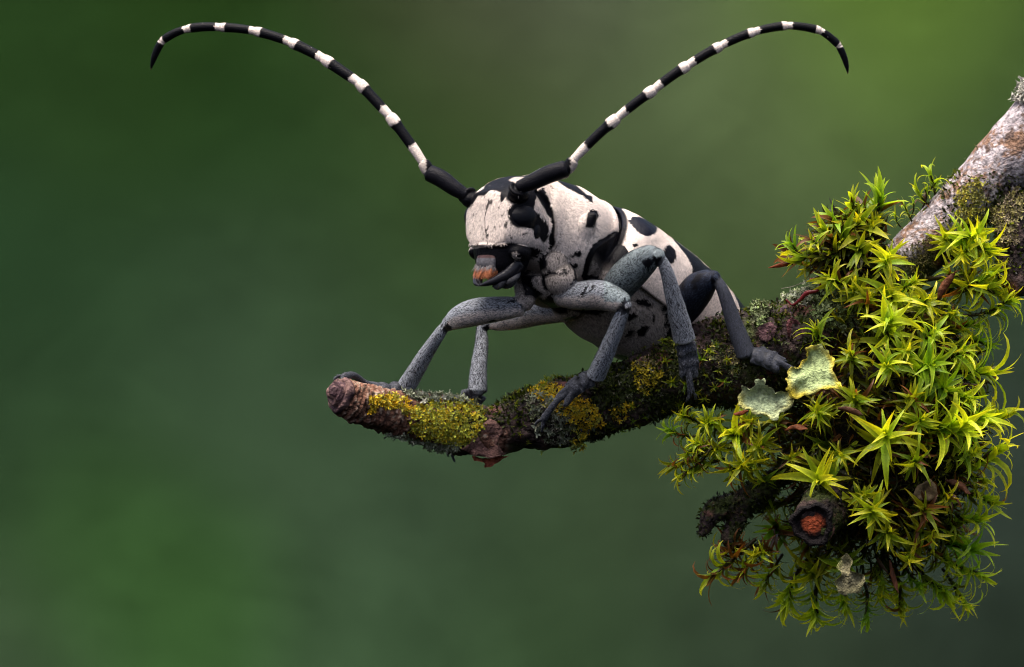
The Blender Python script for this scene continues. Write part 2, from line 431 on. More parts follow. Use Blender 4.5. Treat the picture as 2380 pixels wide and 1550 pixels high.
def build_branch_parts():
    # layered bud at the twig's tip, turned to the viewer
    ax = nrm(P(796, 922, -.62) - P(880, 950, -.36)); c0 = P(793, 918, -.66)
    s = nrm(np.cross(ax, [0, 0, 1])); u = np.cross(s, ax)
    b = Bag()
    rows = [(-.04,.16),(.0,.178),(.035,.180),(.055,.160),(.04,.130),(.045,.118),(.085,.124),(.105,.105),(.09,.080),(.10,.066),(.135,.066),(.155,.045),(.165,.02)]
    th = np.linspace(0, 2 * np.pi, 28, endpoint=False)
    cent = np.array([c0 + ax * a for a, r in rows])
    A = np.array([[(math.cos(t) * s + math.sin(t) * u) * r * (1 + .09 * math.sin(3 * t + 9 * a) + .05 * math.sin(7 * t + 20 * a)) for t in th] for a, r in rows])
    v, f = rings(cent, A, None)
    cc = np.where(fbm(v, 14, 3, 5)[:, None] > .05, np.array([.17, .10, .09]), np.array([.055, .03, .035]))
    b.add(v, f, cc)
    o = obj('end_bud', b.mesh('end_bud'), M_bark, branch)
    # sawn-looking broken end of the stub with an orange heart
    c0 = P(1889, 1218, -.88); ax = nrm(P(1889, 1218, -.80) - P(1925, 1170, -.35)) * .35 + np.array([0, -1, 0]) * .65; ax = nrm(ax)
    s = nrm(np.cross(ax, [0, 0, 1])); u = np.cross(s, ax)
    rows = [(-.12,.20),(-.02,.215),(.035,.21),(.045,.18),(.01,.155),(-.02,.145),(-.01,.12),(.0,.09),(.005,.06),(.008,.02)]
    th = np.linspace(0, 2 * np.pi, 36, endpoint=False)
    A = np.array([[(math.cos(t) * s + math.sin(t) * u) * r * (1 + .10 * math.sin(3 * t + 1) + .06 * math.sin(8 * t + 3 * a)) for t in th] for a, r in rows])
    cent = np.array([c0 + ax * a for a, r in rows])
    v, f = rings(cent, A, None); v += .012 * fbm(v, 14, 2, 9)[:, None]
    rr = np.linalg.norm((v - c0) - ((v - c0) @ ax)[:, None] * ax, axis=1)
    heart = smooth(.135, .10, rr + .012 * fbm(v, 16, 2, 4) + .25 * np.abs((v - c0) @ u - .01))
    cc = np.array([.006, .004, .0045])[None] * (1 - heart[:, None]) + np.array([.30, .06, .022])[None] * heart[:, None]
    me = mkmesh('cut_end', v, f, cc); obj('cut_end', me, M_bark, branch)
    # peeling flakes of reddish bark
    for pts, y0, colr in [(poly(zC, [(1275,1430),(1350,1455),(1440,1450),(1520,1430),(1580,1430),(1540,1455),(1480,1490),(1430,1525),(1380,1535),(1375,1490),(1320,1480),(1285,1465)]), -.30, (.24, .065, .035)),
                          (poly(zC, [(1330,1190),(1420,1120),(1480,1140),(1540,1230),(1480,1330),(1560,1420),(1440,1450),(1300,1430),(1180,1370),(1260,1330)]), -.31, (.16, .085, .07)),
                          (poly(zG, [(60,1380),(90,1350),(160,1330),(210,1370),(190,1440),(130,1500),(80,1470)]), -.40, (.075, .038, .042)),
                          (poly(zG, [(280,1330),(330,1290),(380,1330),(400,1400),(350,1470),(290,1450)]), -.42, (.085, .03, .032)),
                          (poly(zG, [(200,1240),(280,1200),(340,1240),(330,1300),(250,1310)]), -.40, (.055, .035, .042))]:
        sheet(pts, y0, colr, 'bark_flake', M_bark, branch, ruffle=.10, thick=.02, snap=True, curl=.02)
def sheet(pts, y0, colr, name, m, parent=None, ruffle=.05, thick=.02, snap=False, edge=None, rings_=5, curl=.08, lean=0., seed=0):
    """a thin irregular curled sheet (bark flake, lichen lobe) with real thickness"""
    pts = np.asarray(pts, float)
    q = np.vstack([pts, pts[:1]]); n = len(pts)
    seg = []
    for i in range(n):
        for t in ((0, .2, .4, .6, .8) if edge is not None else (0, .34, .67)):
            seg.append(q[i] * (1 - t) + q[i + 1] * t)
    ol = np.array(seg)
    tn = np.roll(ol, -1, 0) - np.roll(ol, 1, 0); tn = np.stack([tn[:, 1], -tn[:, 0]], 1) / np.maximum(np.linalg.norm(tn, axis=1, keepdims=True), 1e-6)
    jt = rng.normal(0, 1.0 + 4.0 * (edge is not None), (len(ol), 1))
    if edge is not None:
        for _ in range(2): jt = .5 * jt + .25 * (np.roll(jt, 1, 0) + np.roll(jt, -1, 0))
        for _ in range(2): ol = .6 * ol + .2 * (np.roll(ol, 1, 0) + np.roll(ol, -1, 0))      # rounded lobes
    ol = ol + tn * jt
    cen = ol.mean(0); n = len(ol)
    lv = np.linspace(1, 0, rings_ + 1)[:-1]
    gs = []; cur = ol.copy()
    for s_ in lv:                                  # inner rings lose the outline's teeth
        gs.append(cen + (cur - cen) * s_)
        for _ in range(4): cur = .5 * cur + .25 * (np.roll(cur, 1, 0) + np.roll(cur, -1, 0))
    g = np.vstack(gs + [cen[None]])
    rr = np.concatenate([np.full(n, s_) for s_ in lv] + [[0.]])
    Yb = np.full(len(g), y0)
    if snap:
        for i, a in enumerate(g):
            h, hn = hit(*a)
            if h is not None: Yb[i] = h[1] - .03
        ok = Yb != y0
        Yb = np.where(ok, Yb, Yb[ok].mean() if ok.any() else y0)
        Yb = Yb * .5 + .5 * Yb.mean()
    p = np.array([P(a[0], a[1], y) for a, y in zip(g, Yb)])
    nz = fbm(p * np.array([1, 0, 1]), 4.5, 3, 50 + seed)
    p[:, 1] += ruffle * nz - curl * rr ** 3 * (1 + .8 * nz) + lean * (p[:, 2] - p[:, 2].mean())
    p[:, 1] += (.022 * fbm(p, 13, 3, 58) + .03 * fbm(p, 8, 2, 59)) * (edge is not None)
    back = p.copy(); back[:, 1] += thick
    fs = []
    def idx(k, i): return k * n + i % n
    nb = len(p)
    for k in range(rings_ - 1):
        for i in range(n):
            fs.append((idx(k, i), idx(k, i + 1), idx(k + 1, i + 1), idx(k + 1, i)))
            fs.append((nb + idx(k, i), nb + idx(k + 1, i), nb + idx(k + 1, i + 1), nb + idx(k, i + 1)))
    for i in range(n):
        fs.append((idx(rings_ - 1, i), idx(rings_ - 1, i + 1), nb - 1)); fs.append((nb + idx(rings_ - 1, i + 1), nb + idx(rings_ - 1, i), 2 * nb - 1))
        fs.append((idx(0, i + 1), idx(0, i), nb + idx(0, i), nb + idx(0, i + 1)))
    v = np.vstack([p, back]); r2 = np.concatenate([rr, rr])
    cc = np.asarray(colr)[None] * (1 + .45 * fbm(v, 9, 3, 61)[:, None])
    cc = cc * (1 - .6 * smooth(.38, .5, fbm(v, 11, 2, 64))[:, None])
    if edge is not None:
        t = (smooth(.72, .97, r2 + .16 * fbm(v, 5, 2, 62)) * (.12 + .88 * smooth(-.12, .30, fbm(v, 2.6, 2, 63 + seed))))[:, None]; cc = cc * (1 - t) + np.asarray(edge)[None] * t
    me = mkmesh(name, v, fs, cc); return obj(name, me, m, parent)
build_branch_parts()
# ------------------------------------------------------------------ beetle
YAW = math.radians(50)
FH = np.array([-math.sin(YAW), -math.cos(YAW), 0.]); LV = np.array([math.cos(YAW), -math.sin(YAW), 0.]); ZV = np.array([0, 0, 1.])
def fr(pitch):
    a = math.radians(pitch)
    return FH * math.cos(a) + ZV * math.sin(a), -FH * math.sin(a) + ZV * math.cos(a)
FB, UB = fr(29); FP, UP = fr(18); FHd, UHd = fr(5)
SH = P(1420, 478, .12)                       # dorsal midline at the shoulders
BO = SH - UB * .53
def WB(s, l=0., u=0.): return BO - FB * s + LV * l + UB * u
PR = P(1388, 465, .02); PO = PR - UP * .48   # hind rim of the pronotum
def WP(s, l=0., u=0.): return PO + FP * s + LV * l + UP * u
HO = P(1190, 517, -.72)
def WH(f, l=0., u=0.): return HO + FHd * f + LV * l + UHd * u
HEAD, PRON, VENT, COXA, FEM, TIB, TAR = range(7)
JOINTS = []
class Comps:
    def __init__(s): s.v = []; s.f = []; s.id = []; s.fl = []; s.aux = []; s.n = 0
    def add(s, t, i, flow=None, aux=None):
        v, f = t[0], t[1]
        s.v.append(v); s.f += [tuple(int(q) + s.n for q in r) for r in f]
        s.id += [i] * len(v)
        fl = t[2] if (flow is None and len(t) > 2) else np.broadcast_to(flow if flow is not None else np.array([0, 0, -1.]), v.shape)
        s.fl.append(fl); s.aux.append(np.broadcast_to(0. if aux is None else aux, (len(v),))); s.n += len(v)
ELY = [(-.06,.43,.50,.42),(.05,.57,.525,.50),(.2,.63,.54,.55),(.5,.67,.545,.60),(.9,.68,.54,.62),(1.35,.64,.50,.58),(1.75,.55,.43,.50),(2.1,.40,.32,.36),(2.35,.22,.19,.22),(2.45,.06,.07,.07)]
def build_body():
    C = Comps()
    # thorax and abdomen
    st = [(WB(s), LV, UB, w_, hu, hd) for s, w_, hu, hd in
          [(-.16,.20,.25,.30),(-.10,.36,.36,.44),(.05,.52,.46,.56),(.25,.60,.49,.66),(.55,.63,.50,.72),(.9,.635,.50,.72),(1.25,.61,.47,.63),(1.6,.545,.41,.50),(1.95,.40,.30,.36),(2.2,.24,.18,.2),(2.32,.08,.07,.08)]]
    C.add(loft(st, 60, 56, 2.3), VENT, flow=-FB * .8 - UB * .3)
    # metasternal bulge
    C.add(ball(WB(.42, 0, -.36), [LV * .55, FB * .55, UB * .40]), VENT, flow=-FB)
    # episternum plate on the flank
    C.add(ball(WB(.12, .42, -.16), [LV * .17, FB * .22, UB * .34]), VENT, flow=-UB)
    # pronotum
    st = [(WP(s), LV, UP, w_, hu, hd) for s, w_, hu, hd in
          [(-.10,.34,.40,.36),(-.04,.42,.45,.42),(.03,.455,.475,.46),(.09,.45,.465,.46),(.16,.475,.475,.48),(.30,.53,.49,.50),(.42,.545,.50,.50),(.56,.52,.49,.49),(.70,.475,.475,.47),(.80,.465,.47,.46),(.88,.45,.455,.44),(.93,.40,.41,.40)]]
    C.add(loft(st, 50, 56, 2.25), PRON, flow=-FP)
    for sg in (1, -1):       # lateral spines
        C.add(tube([WP(.45, sg * .40, .04), WP(.46, sg * .49, .09), WP(.455, sg * .545, .14), WP(.45, sg * .578, .175)], [.24, .13, .066, .03], 16, 18), PRON, flow=-UP)
    # head
    st = [(WH(f), LV, UHd, w_, hu, hd) for f, w_, hu, hd in
          [(-.36,.34,.40,.34),(-.2,.40,.455,.36),(-.05,.425,.47,.36),(.1,.425,.43,.34),(.22,.39,.355,.30),(.30,.345,.30,.275),(.335,.30,.26,.26),(.35,.2,.18,.20)]]
    C.add(loft(st, 44, 52, 3.0), HEAD, flow=-UHd)
    # clypeus shelf, cheeks, mouth block
    C.add(tube([WH(.29, -.265, -.25), WH(.34, 0, -.255), WH(.29, .275, -.25)], [(.03,.020)] * 3, 18, 14), HEAD, flow=-UHd)
    C.add(loft([(WH(.12, 0, -.24), LV, FHd, .33, .215, .26), (WH(.11, 0, -.36), LV, FHd, .31, .21, .24), (WH(.10, 0, -.48), LV, FHd, .26, .19, .2), (WH(.08, 0, -.58), LV, FHd, .17, .13, .14)], 20, 32), HEAD, flow=-UHd)
    C.add(ball(WH(.13, .31, -.31), [LV * .09, FHd * .13, UHd * .085]), HEAD)
    C.add(ball(WH(.13, -.31, -.31), [LV * .09, FHd * .13, UHd * .085]), HEAD)
    # antennal tubercles and socket rims
    for (x, y, yy), sg in ((((1200, 446, -1.16)), 1), (((1090, 459, -.66)), -1)):
        c0 = P(x, y, yy)
        C.add(ball(c0 + (-.02) * UHd - .03 * FHd, [LV * .10, FHd * .11, UHd * .085]), HEAD)
        ax = nrm(UHd * .75 + LV * sg * .75 + FHd * .15); e1 = nrm(np.cross(ax, FHd)); e2 = np.cross(ax, e1)
        th = np.linspace(0, 2 * np.pi, 22)
        ring = [c0 + ax * .035 + (np.cos(t) * e1 + np.sin(t) * e2) * .078 for t in th]
        C.add(tube(ring, [.023] * len(ring), 44, 8, ref=ax, ease=False), HEAD)
    # throat, prosternum and coxae
    C.add(loft([(P(1235, 640, -.62), LV, FH, .2, .2, .22), (P(1262, 672, -.56), LV, FH, .24, .2, .22), (P(1285, 700, -.45), LV, FH, .26, .2, .22), (P(1300, 715, -.36), LV, FH, .2, .15, .2)], 20, 32), COXA, flow=ZV * -1)
    C.add(ball(P(1303, 648, -.78), [LV * .17, FH * .17, ZV * .165]), COXA)
    C.add(ball(P(1288, 614, -.78), [LV * .13, FH * .16, ZV * .17]), COXA)
    C.add(ball(P(1226, 668, -.60), [LV * .14, FH * .13, ZV * .16]), COXA)
    C.add(tube([P(1226, 655, -.62), P(1222, 690, -.66), P(1212, 708, -.68)], [.12, .105, .10], 12, 20), COXA)
    C.add(ball(P(1318, 712, -.30), [LV * .16, FH * .16, ZV * .13]), COXA)
    C.add(ball(P(1395, 690, -.42), [LV * .16, FH * .17, ZV * .13]), COXA)
    C.add(ball(P(1560, 735, .02), [LV * .2, FH * .2, ZV * .12]), COXA)
    # legs
    def leg(fem, fr_, tib, tr_, kneef=1.0):
        C.add(tube([P(*q) for q in fem], fr_, 34, 28), FEM, aux=1.)
        C.add(ball(P(*fem[-1]), [np.array([1, 0, 0]) * fr_[-1] * .98, np.array([0, 1, 0]) * fr_[-1], ZV * fr_[-1] * .98]), FEM)
        C.add(tube([P(*q) for q in tib], tr_, 34, 24), TIB)
    def tarsus(pts, w_, up, curl=None):
        """four joints: three widening lobes, the third split, and a slim clawed joint"""
        q = [P(*a) for a in pts]; up = nrm(np.asarray(up, float))
        for k in range(2):
            d = q[k + 1] - q[k]; Lk = np.linalg.norm(d); d = d / Lk; sd = nrm(np.cross(d, up))
            C.add(tube([q[k] - d * .03, q[k] + d * Lk * .35, q[k] + d * Lk * .85 + up * .022, q[k + 1] + d * .02 + up * .028], [(w_ * .40, .045), (w_ * .70, .052), (w_ * 1.22, .050), (w_ * 1.25, .028)], 18, 24, ref=up), TAR)
            JOINTS.append(q[k + 1] + d * .055)
            for sg in (-1, 1):
                C.add(tube([q[k + 1] - d * .08 + sd * sg * w_ * .7, q[k + 1] + d * .035 + sd * sg * w_ * 1.12 - up * .02], [(.05, .035), (.018, .016)], 10, 12, ref=up), TAR)
        d = nrm(q[3] - q[2]); sd = nrm(np.cross(d, up)); Lk = np.linalg.norm(q[3] - q[2])
        for sg in (-1, 1):
            C.add(tube([q[2] - d * .05 + sd * sg * .01, q[2] + d * Lk * .4 + sd * sg * w_ * .52, q[2] + d * Lk * .95 + sd * sg * w_ * .80, q[2] + d * Lk * 1.1 + sd * sg * w_ * .74], [(w_ * .5, .05), (w_ * .60, .058), (w_ * .42, .045), (w_ * .15, .02)], 18, 18, ref=up), TAR)
        cl = q[3:]
        C.add(tube([q[2] + (q[3] - q[2]) * .25 + up * .035] + cl[1:], [.026] + [.030 + .007 * i for i in range(len(cl) - 1)], 22, 14, ref=up), TAR)
        e = cl[-1]; d = nrm(cl[-1] - cl[-2]); sd = nrm(np.cross(d, up))
        for sg in (-1, 1):
            C.add(tube([e, e + d * .05 + sd * sg * .03, e + d * .08 + sd * sg * .045 - up * .045, e + d * .075 + sd * sg * .045 - up * .09], [.018, .017, .013, .006], 14, 8, ref=up), TAR)
    # left fore leg
    leg([(1298,690,-.72),(1340,688,-.82),(1395,686,-.94),(1440,700,-1.03),(1452,709,-1.05)], [.09,.138,.148,.115,.07],
        [(1454,706,-1.05),(1440,745,-.99),(1412,812,-.83),(1386,872,-.66)], [(.062,.06),(.072,.068),(.085,.08),(.098,.085)])
    tarsus([(1384,876,-.63),(1358,884,-.60),(1332,902,-.57),(1306,932,-.55),(1290,938,-.56),(1264,974,-.50)], .066, (0.1, -.9, .45))
    # right fore leg
    leg([(1212,712,-.68),(1160,718,-.66),(1105,726,-.62),(1068,738,-.58),(1044,752,-.55)], [.095,.122,.135,.115,.075],
        [(1040,752,-.55),(1020,778,-.50),(982,836,-.36),(948,893,-.22)], [(.052,.05),(.062,.058),(.085,.075),(.105,.085)])
    tarsus([(944,899,-.2),(915,905,-.22),(886,906,-.26),(858,902,-.32),(850,890,-.34),(822,873,-.45),(800,876,-.55)], .066, (0.1, -.5, .85))
    # right middle leg
    leg([(1318,728,-.2),(1260,728,.02),(1205,738,.18),(1160,748,.30),(1135,752,.34)], [.085,.115,.115,.09,.06],
        [(1119,760,.34),(1119,800,.30),(1112,860,.22),(1110,908,.16)], [(.05,.05),(.068,.062),(.085,.078),(.098,.085)])
    C.add(tube([P(1138,752,.34), P(1119,758,.34)], [.06, .06], 8, 14), TIB)
    tarsus([(1112,913,.17),(1096,925,.22),(1080,945,.30),(1065,985,.34),(1055,1005,.33),(1048,1046,.15)], .095, (-.2, .8, .4))
    # left middle leg
    leg([(1412,700,-.48),(1440,662,-.62),(1478,622,-.80),(1510,598,-.92),(1527,592,-.97)], [.105,.165,.165,.125,.072],
        [(1528,590,-.97),(1548,628,-.93),(1568,700,-.80),(1590,786,-.63)], [(.056,.05),(.066,.062),(.088,.08),(.115,.10)])
    tarsus([(1592,792,-.60),(1598,820,-.57),(1602,848,-.54),(1600,872,-.51),(1602,876,-.56),(1606,908,-.50)], .08, (0.15, -.95, .3))
    # left hind leg
    leg([(1575,745,-.08),(1595,710,-.2),(1622,672,-.34),(1645,652,-.44),(1658,645,-.48)], [.12,.165,.165,.12,.075],
        [(1660,642,-.48),(1682,680,-.50),(1706,750,-.47),(1733,822,-.44)], [(.056,.05),(.066,.062),(.09,.08),(.115,.10)])
    tarsus([(1738,824,-.46),(1770,828,-.50),(1794,838,-.53),(1815,852,-.55),(1812,843,-.58),(1842,860,-.55)], .08, (-.1, -.75, .6))
    # right hind leg, behind the body
    leg([(1530,745,.25),(1540,700,.60),(1560,660,.92),(1575,650,1.02)], [.11,.15,.14,.07],
        [(1578,650,1.02),(1620,700,.95),(1660,760,.75),(1680,790,.55)], [.055,.065,.09,.1])
    tarsus([(1684,792,.5),(1700,795,.47),(1720,795,.45),(1740,795,.45),(1745,790,.45),(1770,790,.45)], .10, (0, .6, .8))
    me = remesh(np.vstack(C.v), C.f, .0095, 1)
    return C, me
def mirrored(v):
    l = (v - BO) @ LV
    m = v.copy(); neg = l < 0; m[neg] -= 2 * l[neg, None] * LV
    return m, neg
WHITE = np.array([.74, .64, .585]); BLACK = np.array([.0035, .0035, .005])
LEGC = np.array([.27, .29, .33]); VENC = np.array([.34, .30, .28])
def black(B, sd, w_=1.1): np.maximum(B, smooth(w_, -w_, sd), out=B)
def setae(v, no, tri, flow, colr, dens, length, count, seed, width=.0062, lift=.28, swirl=.7):
    """short hairs lying on the surface"""
    g = np.random.default_rng(seed)
    a, b, c = v[tri[:, 0]], v[tri[:, 1]], v[tri[:, 2]]
    ar = np.linalg.norm(np.cross(b - a, c - a), axis=1) * dens[tri].mean(1)
    pk = g.choice(len(tri), count, p=ar / ar.sum())
    r1, r2 = g.random(count), g.random(count); s = np.sqrt(r1)
    wt = np.stack([1 - s, s * (1 - r2), s * r2], 1)
    t = tri[pk]
    def mixv(x): return (x[t] * wt[..., None]).sum(1)
    p = mixv(v); n = nrm(mixv(no)); f = mixv(flow); cc = mixv(colr)
    f = nrm(f - (f * n).sum(1, keepdims=True) * n + 1e-4)
    bt = np.cross(n, f)
    ang = swirl * 1.6 * fbm(p, 5, 2, 90) + swirl * 1.2 * fbm(p, 14, 2, 91) + g.normal(0, .22, count)
    d = nrm(f * np.cos(ang)[:, None] + bt * np.sin(ang)[:, None] + n * (lift * g.uniform(.4, 1.5, (count, 1))))
    sd = nrm(np.cross(n, d)); ln = length * g.uniform(.6, 1.35, (count, 1)); wd = width * g.uniform(.7, 1.3, (count, 1))
    p0 = p - n * .002
    out = np.stack([p0 - sd * wd, p0 + sd * wd, p0 + d * ln], 1).reshape(-1, 3)
    col = np.repeat(cc * g.uniform(.72, 1.12, (count, 1)), 3, 0)
    return out, np.arange(3 * count).reshape(-1, 3), col
def build_beetle():
    root = empty('longhorn_beetle', P(1400, 800, -.1))
    tag(root, 'black and white longhorn beetle with long banded antennae standing on mossy twig', 'beetle')
    C, me = build_body()
    v, no = vco(me), vno(me)
    kd = kdtree.KDTree(C.n); src = np.vstack(C.v)
    for i, q in enumerate(src): kd.insert(q, i)
    kd.balance()
    ix = np.array([kd.find(q)[1] for q in v])
    pid = np.array(C.id)[ix]; flow = np.vstack(C.fl)[ix]
    mv, neg = mirrored(v); pm = proj(mv); pd = proj(v)
    facing = (no[:, 1] < -.05)
    usehead = np.where((neg & ~facing)[:, None], pm, pd)
    jit = 2.0 * fbm(v, 16, 3, 70)
    B = np.zeros(len(v))                       # black pattern, and painted shade behind the head
    tint = np.zeros(len(v))
    hd = pid == HEAD; pr = pid == PRON
    q = usehead
    def on(mask, pts, z, w_=1.2, src_=None, j=1.0):
        s_ = sdpoly((q if src_ is None else src_), poly(z, pts)) + jit * j
        bb = smooth(w_, -w_, s_) * mask; np.maximum(B, bb, out=B)
    crown = [(150,425),(165,360),(215,305),(300,318),(375,280),(390,240),(450,195),(530,160),(620,130),(690,100),(790,90),(880,110),(900,200),(900,300),(875,420),(870,480),(800,445),(690,420),(660,400),(625,350),(590,362),(545,415),(530,350),(540,312),(490,300),(440,295),(380,345),(320,345),(290,400),(265,450),(240,415),(205,412)]
    on(hd | (pr & (pd[:, 0] < 1262)), crown, zA)
    for (x, y, yy) in ((1200, 446, -1.16), (1090, 459, -.66)):
        B = np.maximum(B, hd * smooth(.135, .115, np.linalg.norm(v - P(x, y, yy), axis=1) + .01 * jit))
    # pale window on the crown
    s_ = sdpoly(q, poly(zA, [(620,190),(690,165),(790,168),(775,195),(730,235),(700,248),(670,212)])) + jit
    B[hd] *= 1 - smooth(1.5, -1.5, s_[hd])
    on(hd | pr, [(605,480),(640,440),(700,415),(860,320),(868,470),(920,530),(975,590),(1005,640),(1005,740),(960,805),(920,760),(880,700),(820,655),(700,655),(650,625),(612,560)], zA)
    on(hd | pr, [(885,290),(960,260),(1010,380),(1050,500),(1075,600),(1070,800),(1010,980),(950,980),(1000,900),(1005,780),(1030,620),(990,520),(930,420),(890,350)], zA)  # stripe behind the eye: shade of the head-pronotum gap painted black
    on(hd, [(225,870),(300,858),(420,838),(620,806),(650,790),(720,818),(830,842),(900,852),(950,890),(1000,940),(960,1100),(700,1300),(300,1300),(200,1000)], zA)
    far_low = hd & (((v - HO) @ UHd) < -.29); B[far_low] = np.maximum(B[far_low], .97)
    s_ = sdpoly(q, poly(zA, [(650,900),(690,890),(745,940),(735,990),(690,1020),(660,970)])) + 3 * jit
    B[hd] *= 1 - .85 * smooth(1.5, -1.5, s_[hd]) * (fbm(v[hd], 30, 2, 7) > -.15)
    ml = sdline(q, poly(zA, [(432,360),(405,450),(385,560),(392,680),(415,812)])); black_l = smooth(1.15, .3, ml - .5 - .8 * np.maximum(0, fbm(v, 20, 2, 71)))
    B = np.maximum(B, black_l * hd * .9)
    B = np.maximum(B, hd * .7 * smooth(1.1, .2, sdline(q, poly(zA, [(622,560),(645,650),(632,760),(625,800)]))))
    for (a, b, r) in [(400,665,4),(372,712,3.2),(355,655,2),(415,725,3),(300,560,1.6),(340,640,1.5),(525,455,1.4),(553,535,1.4),(582,712,1.4),(550,605,1.3),(305,520,2)]:
        x_, y_ = zA(a, b); s_ = np.hypot(q[:, 0] - x_, (q[:, 1] - y_) * .7) - r + 1.5 * jit; B = np.maximum(B, hd * smooth(.8, -.8, s_))
    fleck = hd * smooth(.46, .56, fbm(v, 17, 2, 77)) * (((v - HO) @ FHd) > .12); B = np.maximum(B, .85 * fleck)
    # the flank below the pronotum's edge belongs to the underside
    edge_ = poly(zA, [(1640,690),(1600,722),(1480,800),(1420,860),(1370,960),(1345,1080),(1330,1160)])
    under = pr & (sdpoly(pm, np.vstack([edge_, poly(zA, [(1330,1500),(1900,1500),(1900,690)])])) < 0); pid[under] = VENT; pr = pid == PRON
    grv = smooth(9, 2, sdline(pm, edge_)) * (pr | under)
    stripe = poly(zA, [(900,310),(985,420),(1040,560),(1050,700),(1030,850),(985,960)])
    grv = np.maximum(grv, smooth(9, 2, sdline(usehead, stripe)) * (hd | pr) * (~neg))
    on(pr, [(1060,190),(1180,200),(1290,262),(1370,335),(1430,352),(1432,420),(1400,405),(1320,345),(1240,302),(1160,262),(1090,215)], zA, src_=pm)
    on(pr, [(1368,560),(1390,500),(1430,478),(1475,490),(1495,540),(1460,600),(1445,655),(1400,660),(1362,650)], zA, src_=pm, j=1.5)
    on(pr | (pid == VENT), [(1700,700),(1600,722),(1480,800),(1420,860),(1370,960),(1345,1080),(1330,1150),(1372,1150),(1400,1050),(1430,950),(1470,865),(1560,795),(1610,752)], zA, src_=pm)
    on(pr, [(985,240),(1020,235),(1060,285),(1020,275)], zA, src_=pm)
    for (a, b, r) in [(1290,905,9),(1255,1030,7),(1330,718,1.4),(1400,705,1.3),(1235,920,6)]:
        x_, y_ = zA(a, b); s_ = np.hypot(pm[:, 0] - x_, pm[:, 1] - y_) - r + 3 * jit; B = np.maximum(B, pr * smooth(1.2, -1.2, s_))
    B = np.maximum(B, pr * .8 * smooth(1.6, .3, sdline(pm, poly(zA, [(1125,660),(1110,790),(1060,880),(990,960)])) + jit * .7))
    B = np.maximum(B, pr * .8 * smooth(1.6, .3, sdline(pm, poly(zA, [(1110,800),(1160,830),(1200,900),(1215,980)])) + jit * .7))
    s_rim = (v - PO) @ FP; B = np.maximum(B, pr * smooth(-.005, -.04, s_rim))
    rust = pr * smooth(.1, .5, fbm(mv, 4, 3, 72)) * smooth(560, 400, pm[:, 1]) * 1.0
    # underside
    vn = (pid == VENT) | (pid == COXA)
    patch = smooth(.20, .29, fbm(mv * np.array([1, 1, .6]), 4.4, 3, 79)); B = np.maximum(B, vn * patch)
    B = np.maximum(B, (pid == COXA) * smooth(.16, .24, fbm(mv, 4.6, 2, 74)))
    on(pid == VENT, [(340,580),(480,600),(520,640),(470,700),(400,690),(330,640)], zB, src_=pm)
    on(pid == VENT, [(300,300),(370,400),(420,520),(510,640),(480,660),(380,600),(320,500),(270,480)], zB, src_=pm)
    on(pid == COXA, [(940,1100),(1000,1085),(1180,1080),(1210,1020),(1220,1060),(1180,1105),(1020,1110),(975,1130),(970,1200),(1010,1270),(960,1250),(935,1180)], zA, src_=pm)
    sb = (v - BO) @ -FB; ub = (v - BO) @ UB
    B = np.maximum(B, (pid == VENT) * smooth(.16, .10, sb) * smooth(-.30, -.15, ub))
    for pts in ([(530,1010),(600,995),(700,1055),(650,1085),(560,1055)], [(540,1310),(590,1240),(660,1250),(610,1335),(550,1345)], [(685,1130),(708,1140),(702,1225),(684,1210)],
                [(755,1080),(825,1045),(815,1115),(770,1115)], [(590,895),(680,905),(770,960),(745,972),(640,925)], [(440,1150),(520,1120),(560,1160),(480,1200)], [(380,1000),(440,1040),(470,1100),(420,1080)]):
        on(pid == VENT, pts, zB, src_=pm, j=1.6)
    on((pid == VENT) | (pid == COXA), [(1240,1130),(1400,1105),(1560,1158),(1540,1185),(1400,1150),(1300,1185),(1240,1172)], zA, src_=pm, j=1.6)
    on((pid == VENT) | (pid == COXA), [(1490,850),(1530,820),(1580,850),(1570,920),(1520,900)], zA, src_=pm, j=2.)
    on(pid == COXA, [(750,1090),(830,1120),(880,1250),(945,1290),(880,1335),(780,1310),(735,1180)], zA, src_=pd, j=2.)
    on((pid == COXA) | (pid == VENT), [(1080,1290),(1180,1330),(1260,1400),(1420,1440),(1500,1500),(1300,1480),(1150,1420),(1060,1340)], zA, src_=pd, j=2.5)
    for kn in [(1452,709,-1.05),(1042,752,-.55),(1128,755,.34),(1527,592,-.97),(1659,644,-.48)]:
        dk_ = np.linalg.norm(v - P(*kn), axis=1); B = np.maximum(B, (pid >= FEM) * .92 * smooth(.10, .07, dk_ + .012 * jit) * smooth(.05, -.25, no[:, 2] + .25 * fbm(v, 9, 2, 76)))
    for jn_ in JOINTS:
        B = np.maximum(B, (pid == TAR) * .95 * smooth(.062, .038, np.linalg.norm(v - jn_, axis=1) + .006 * jit))
    tipdark = (pid == VENT) * smooth(1530, 1590, pd[:, 0]); 
    # legs
    lg = pid >= FEM
    sp = smooth(.30, .42, fbm(v, 6, 3, 75)) * (pid == FEM) * .9; B = np.maximum(B, sp)
    on(pid == FEM, [(40,960),(80,900),(110,890),(80,960),(50,1005)], zB, src_=pd); on(pid == FEM, [(105,960),(140,890),(165,890),(130,950)], zB, src_=pd)
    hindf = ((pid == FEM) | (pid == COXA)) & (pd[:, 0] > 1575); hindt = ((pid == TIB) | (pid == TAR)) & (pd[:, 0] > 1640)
    v = v - no * (.03 * grv)[:, None]; me.vertices.foreach_set('co', v.ravel())
    # colours of cuticle, hairs
    fur = np.broadcast_to(WHITE, v.shape).copy()
    fur = fur * (1 - .5 * rust[:, None]) + rust[:, None] * .5 * np.array([.56, .37, .25])
    fur[vn] = VENC; fur[lg] = LEGC
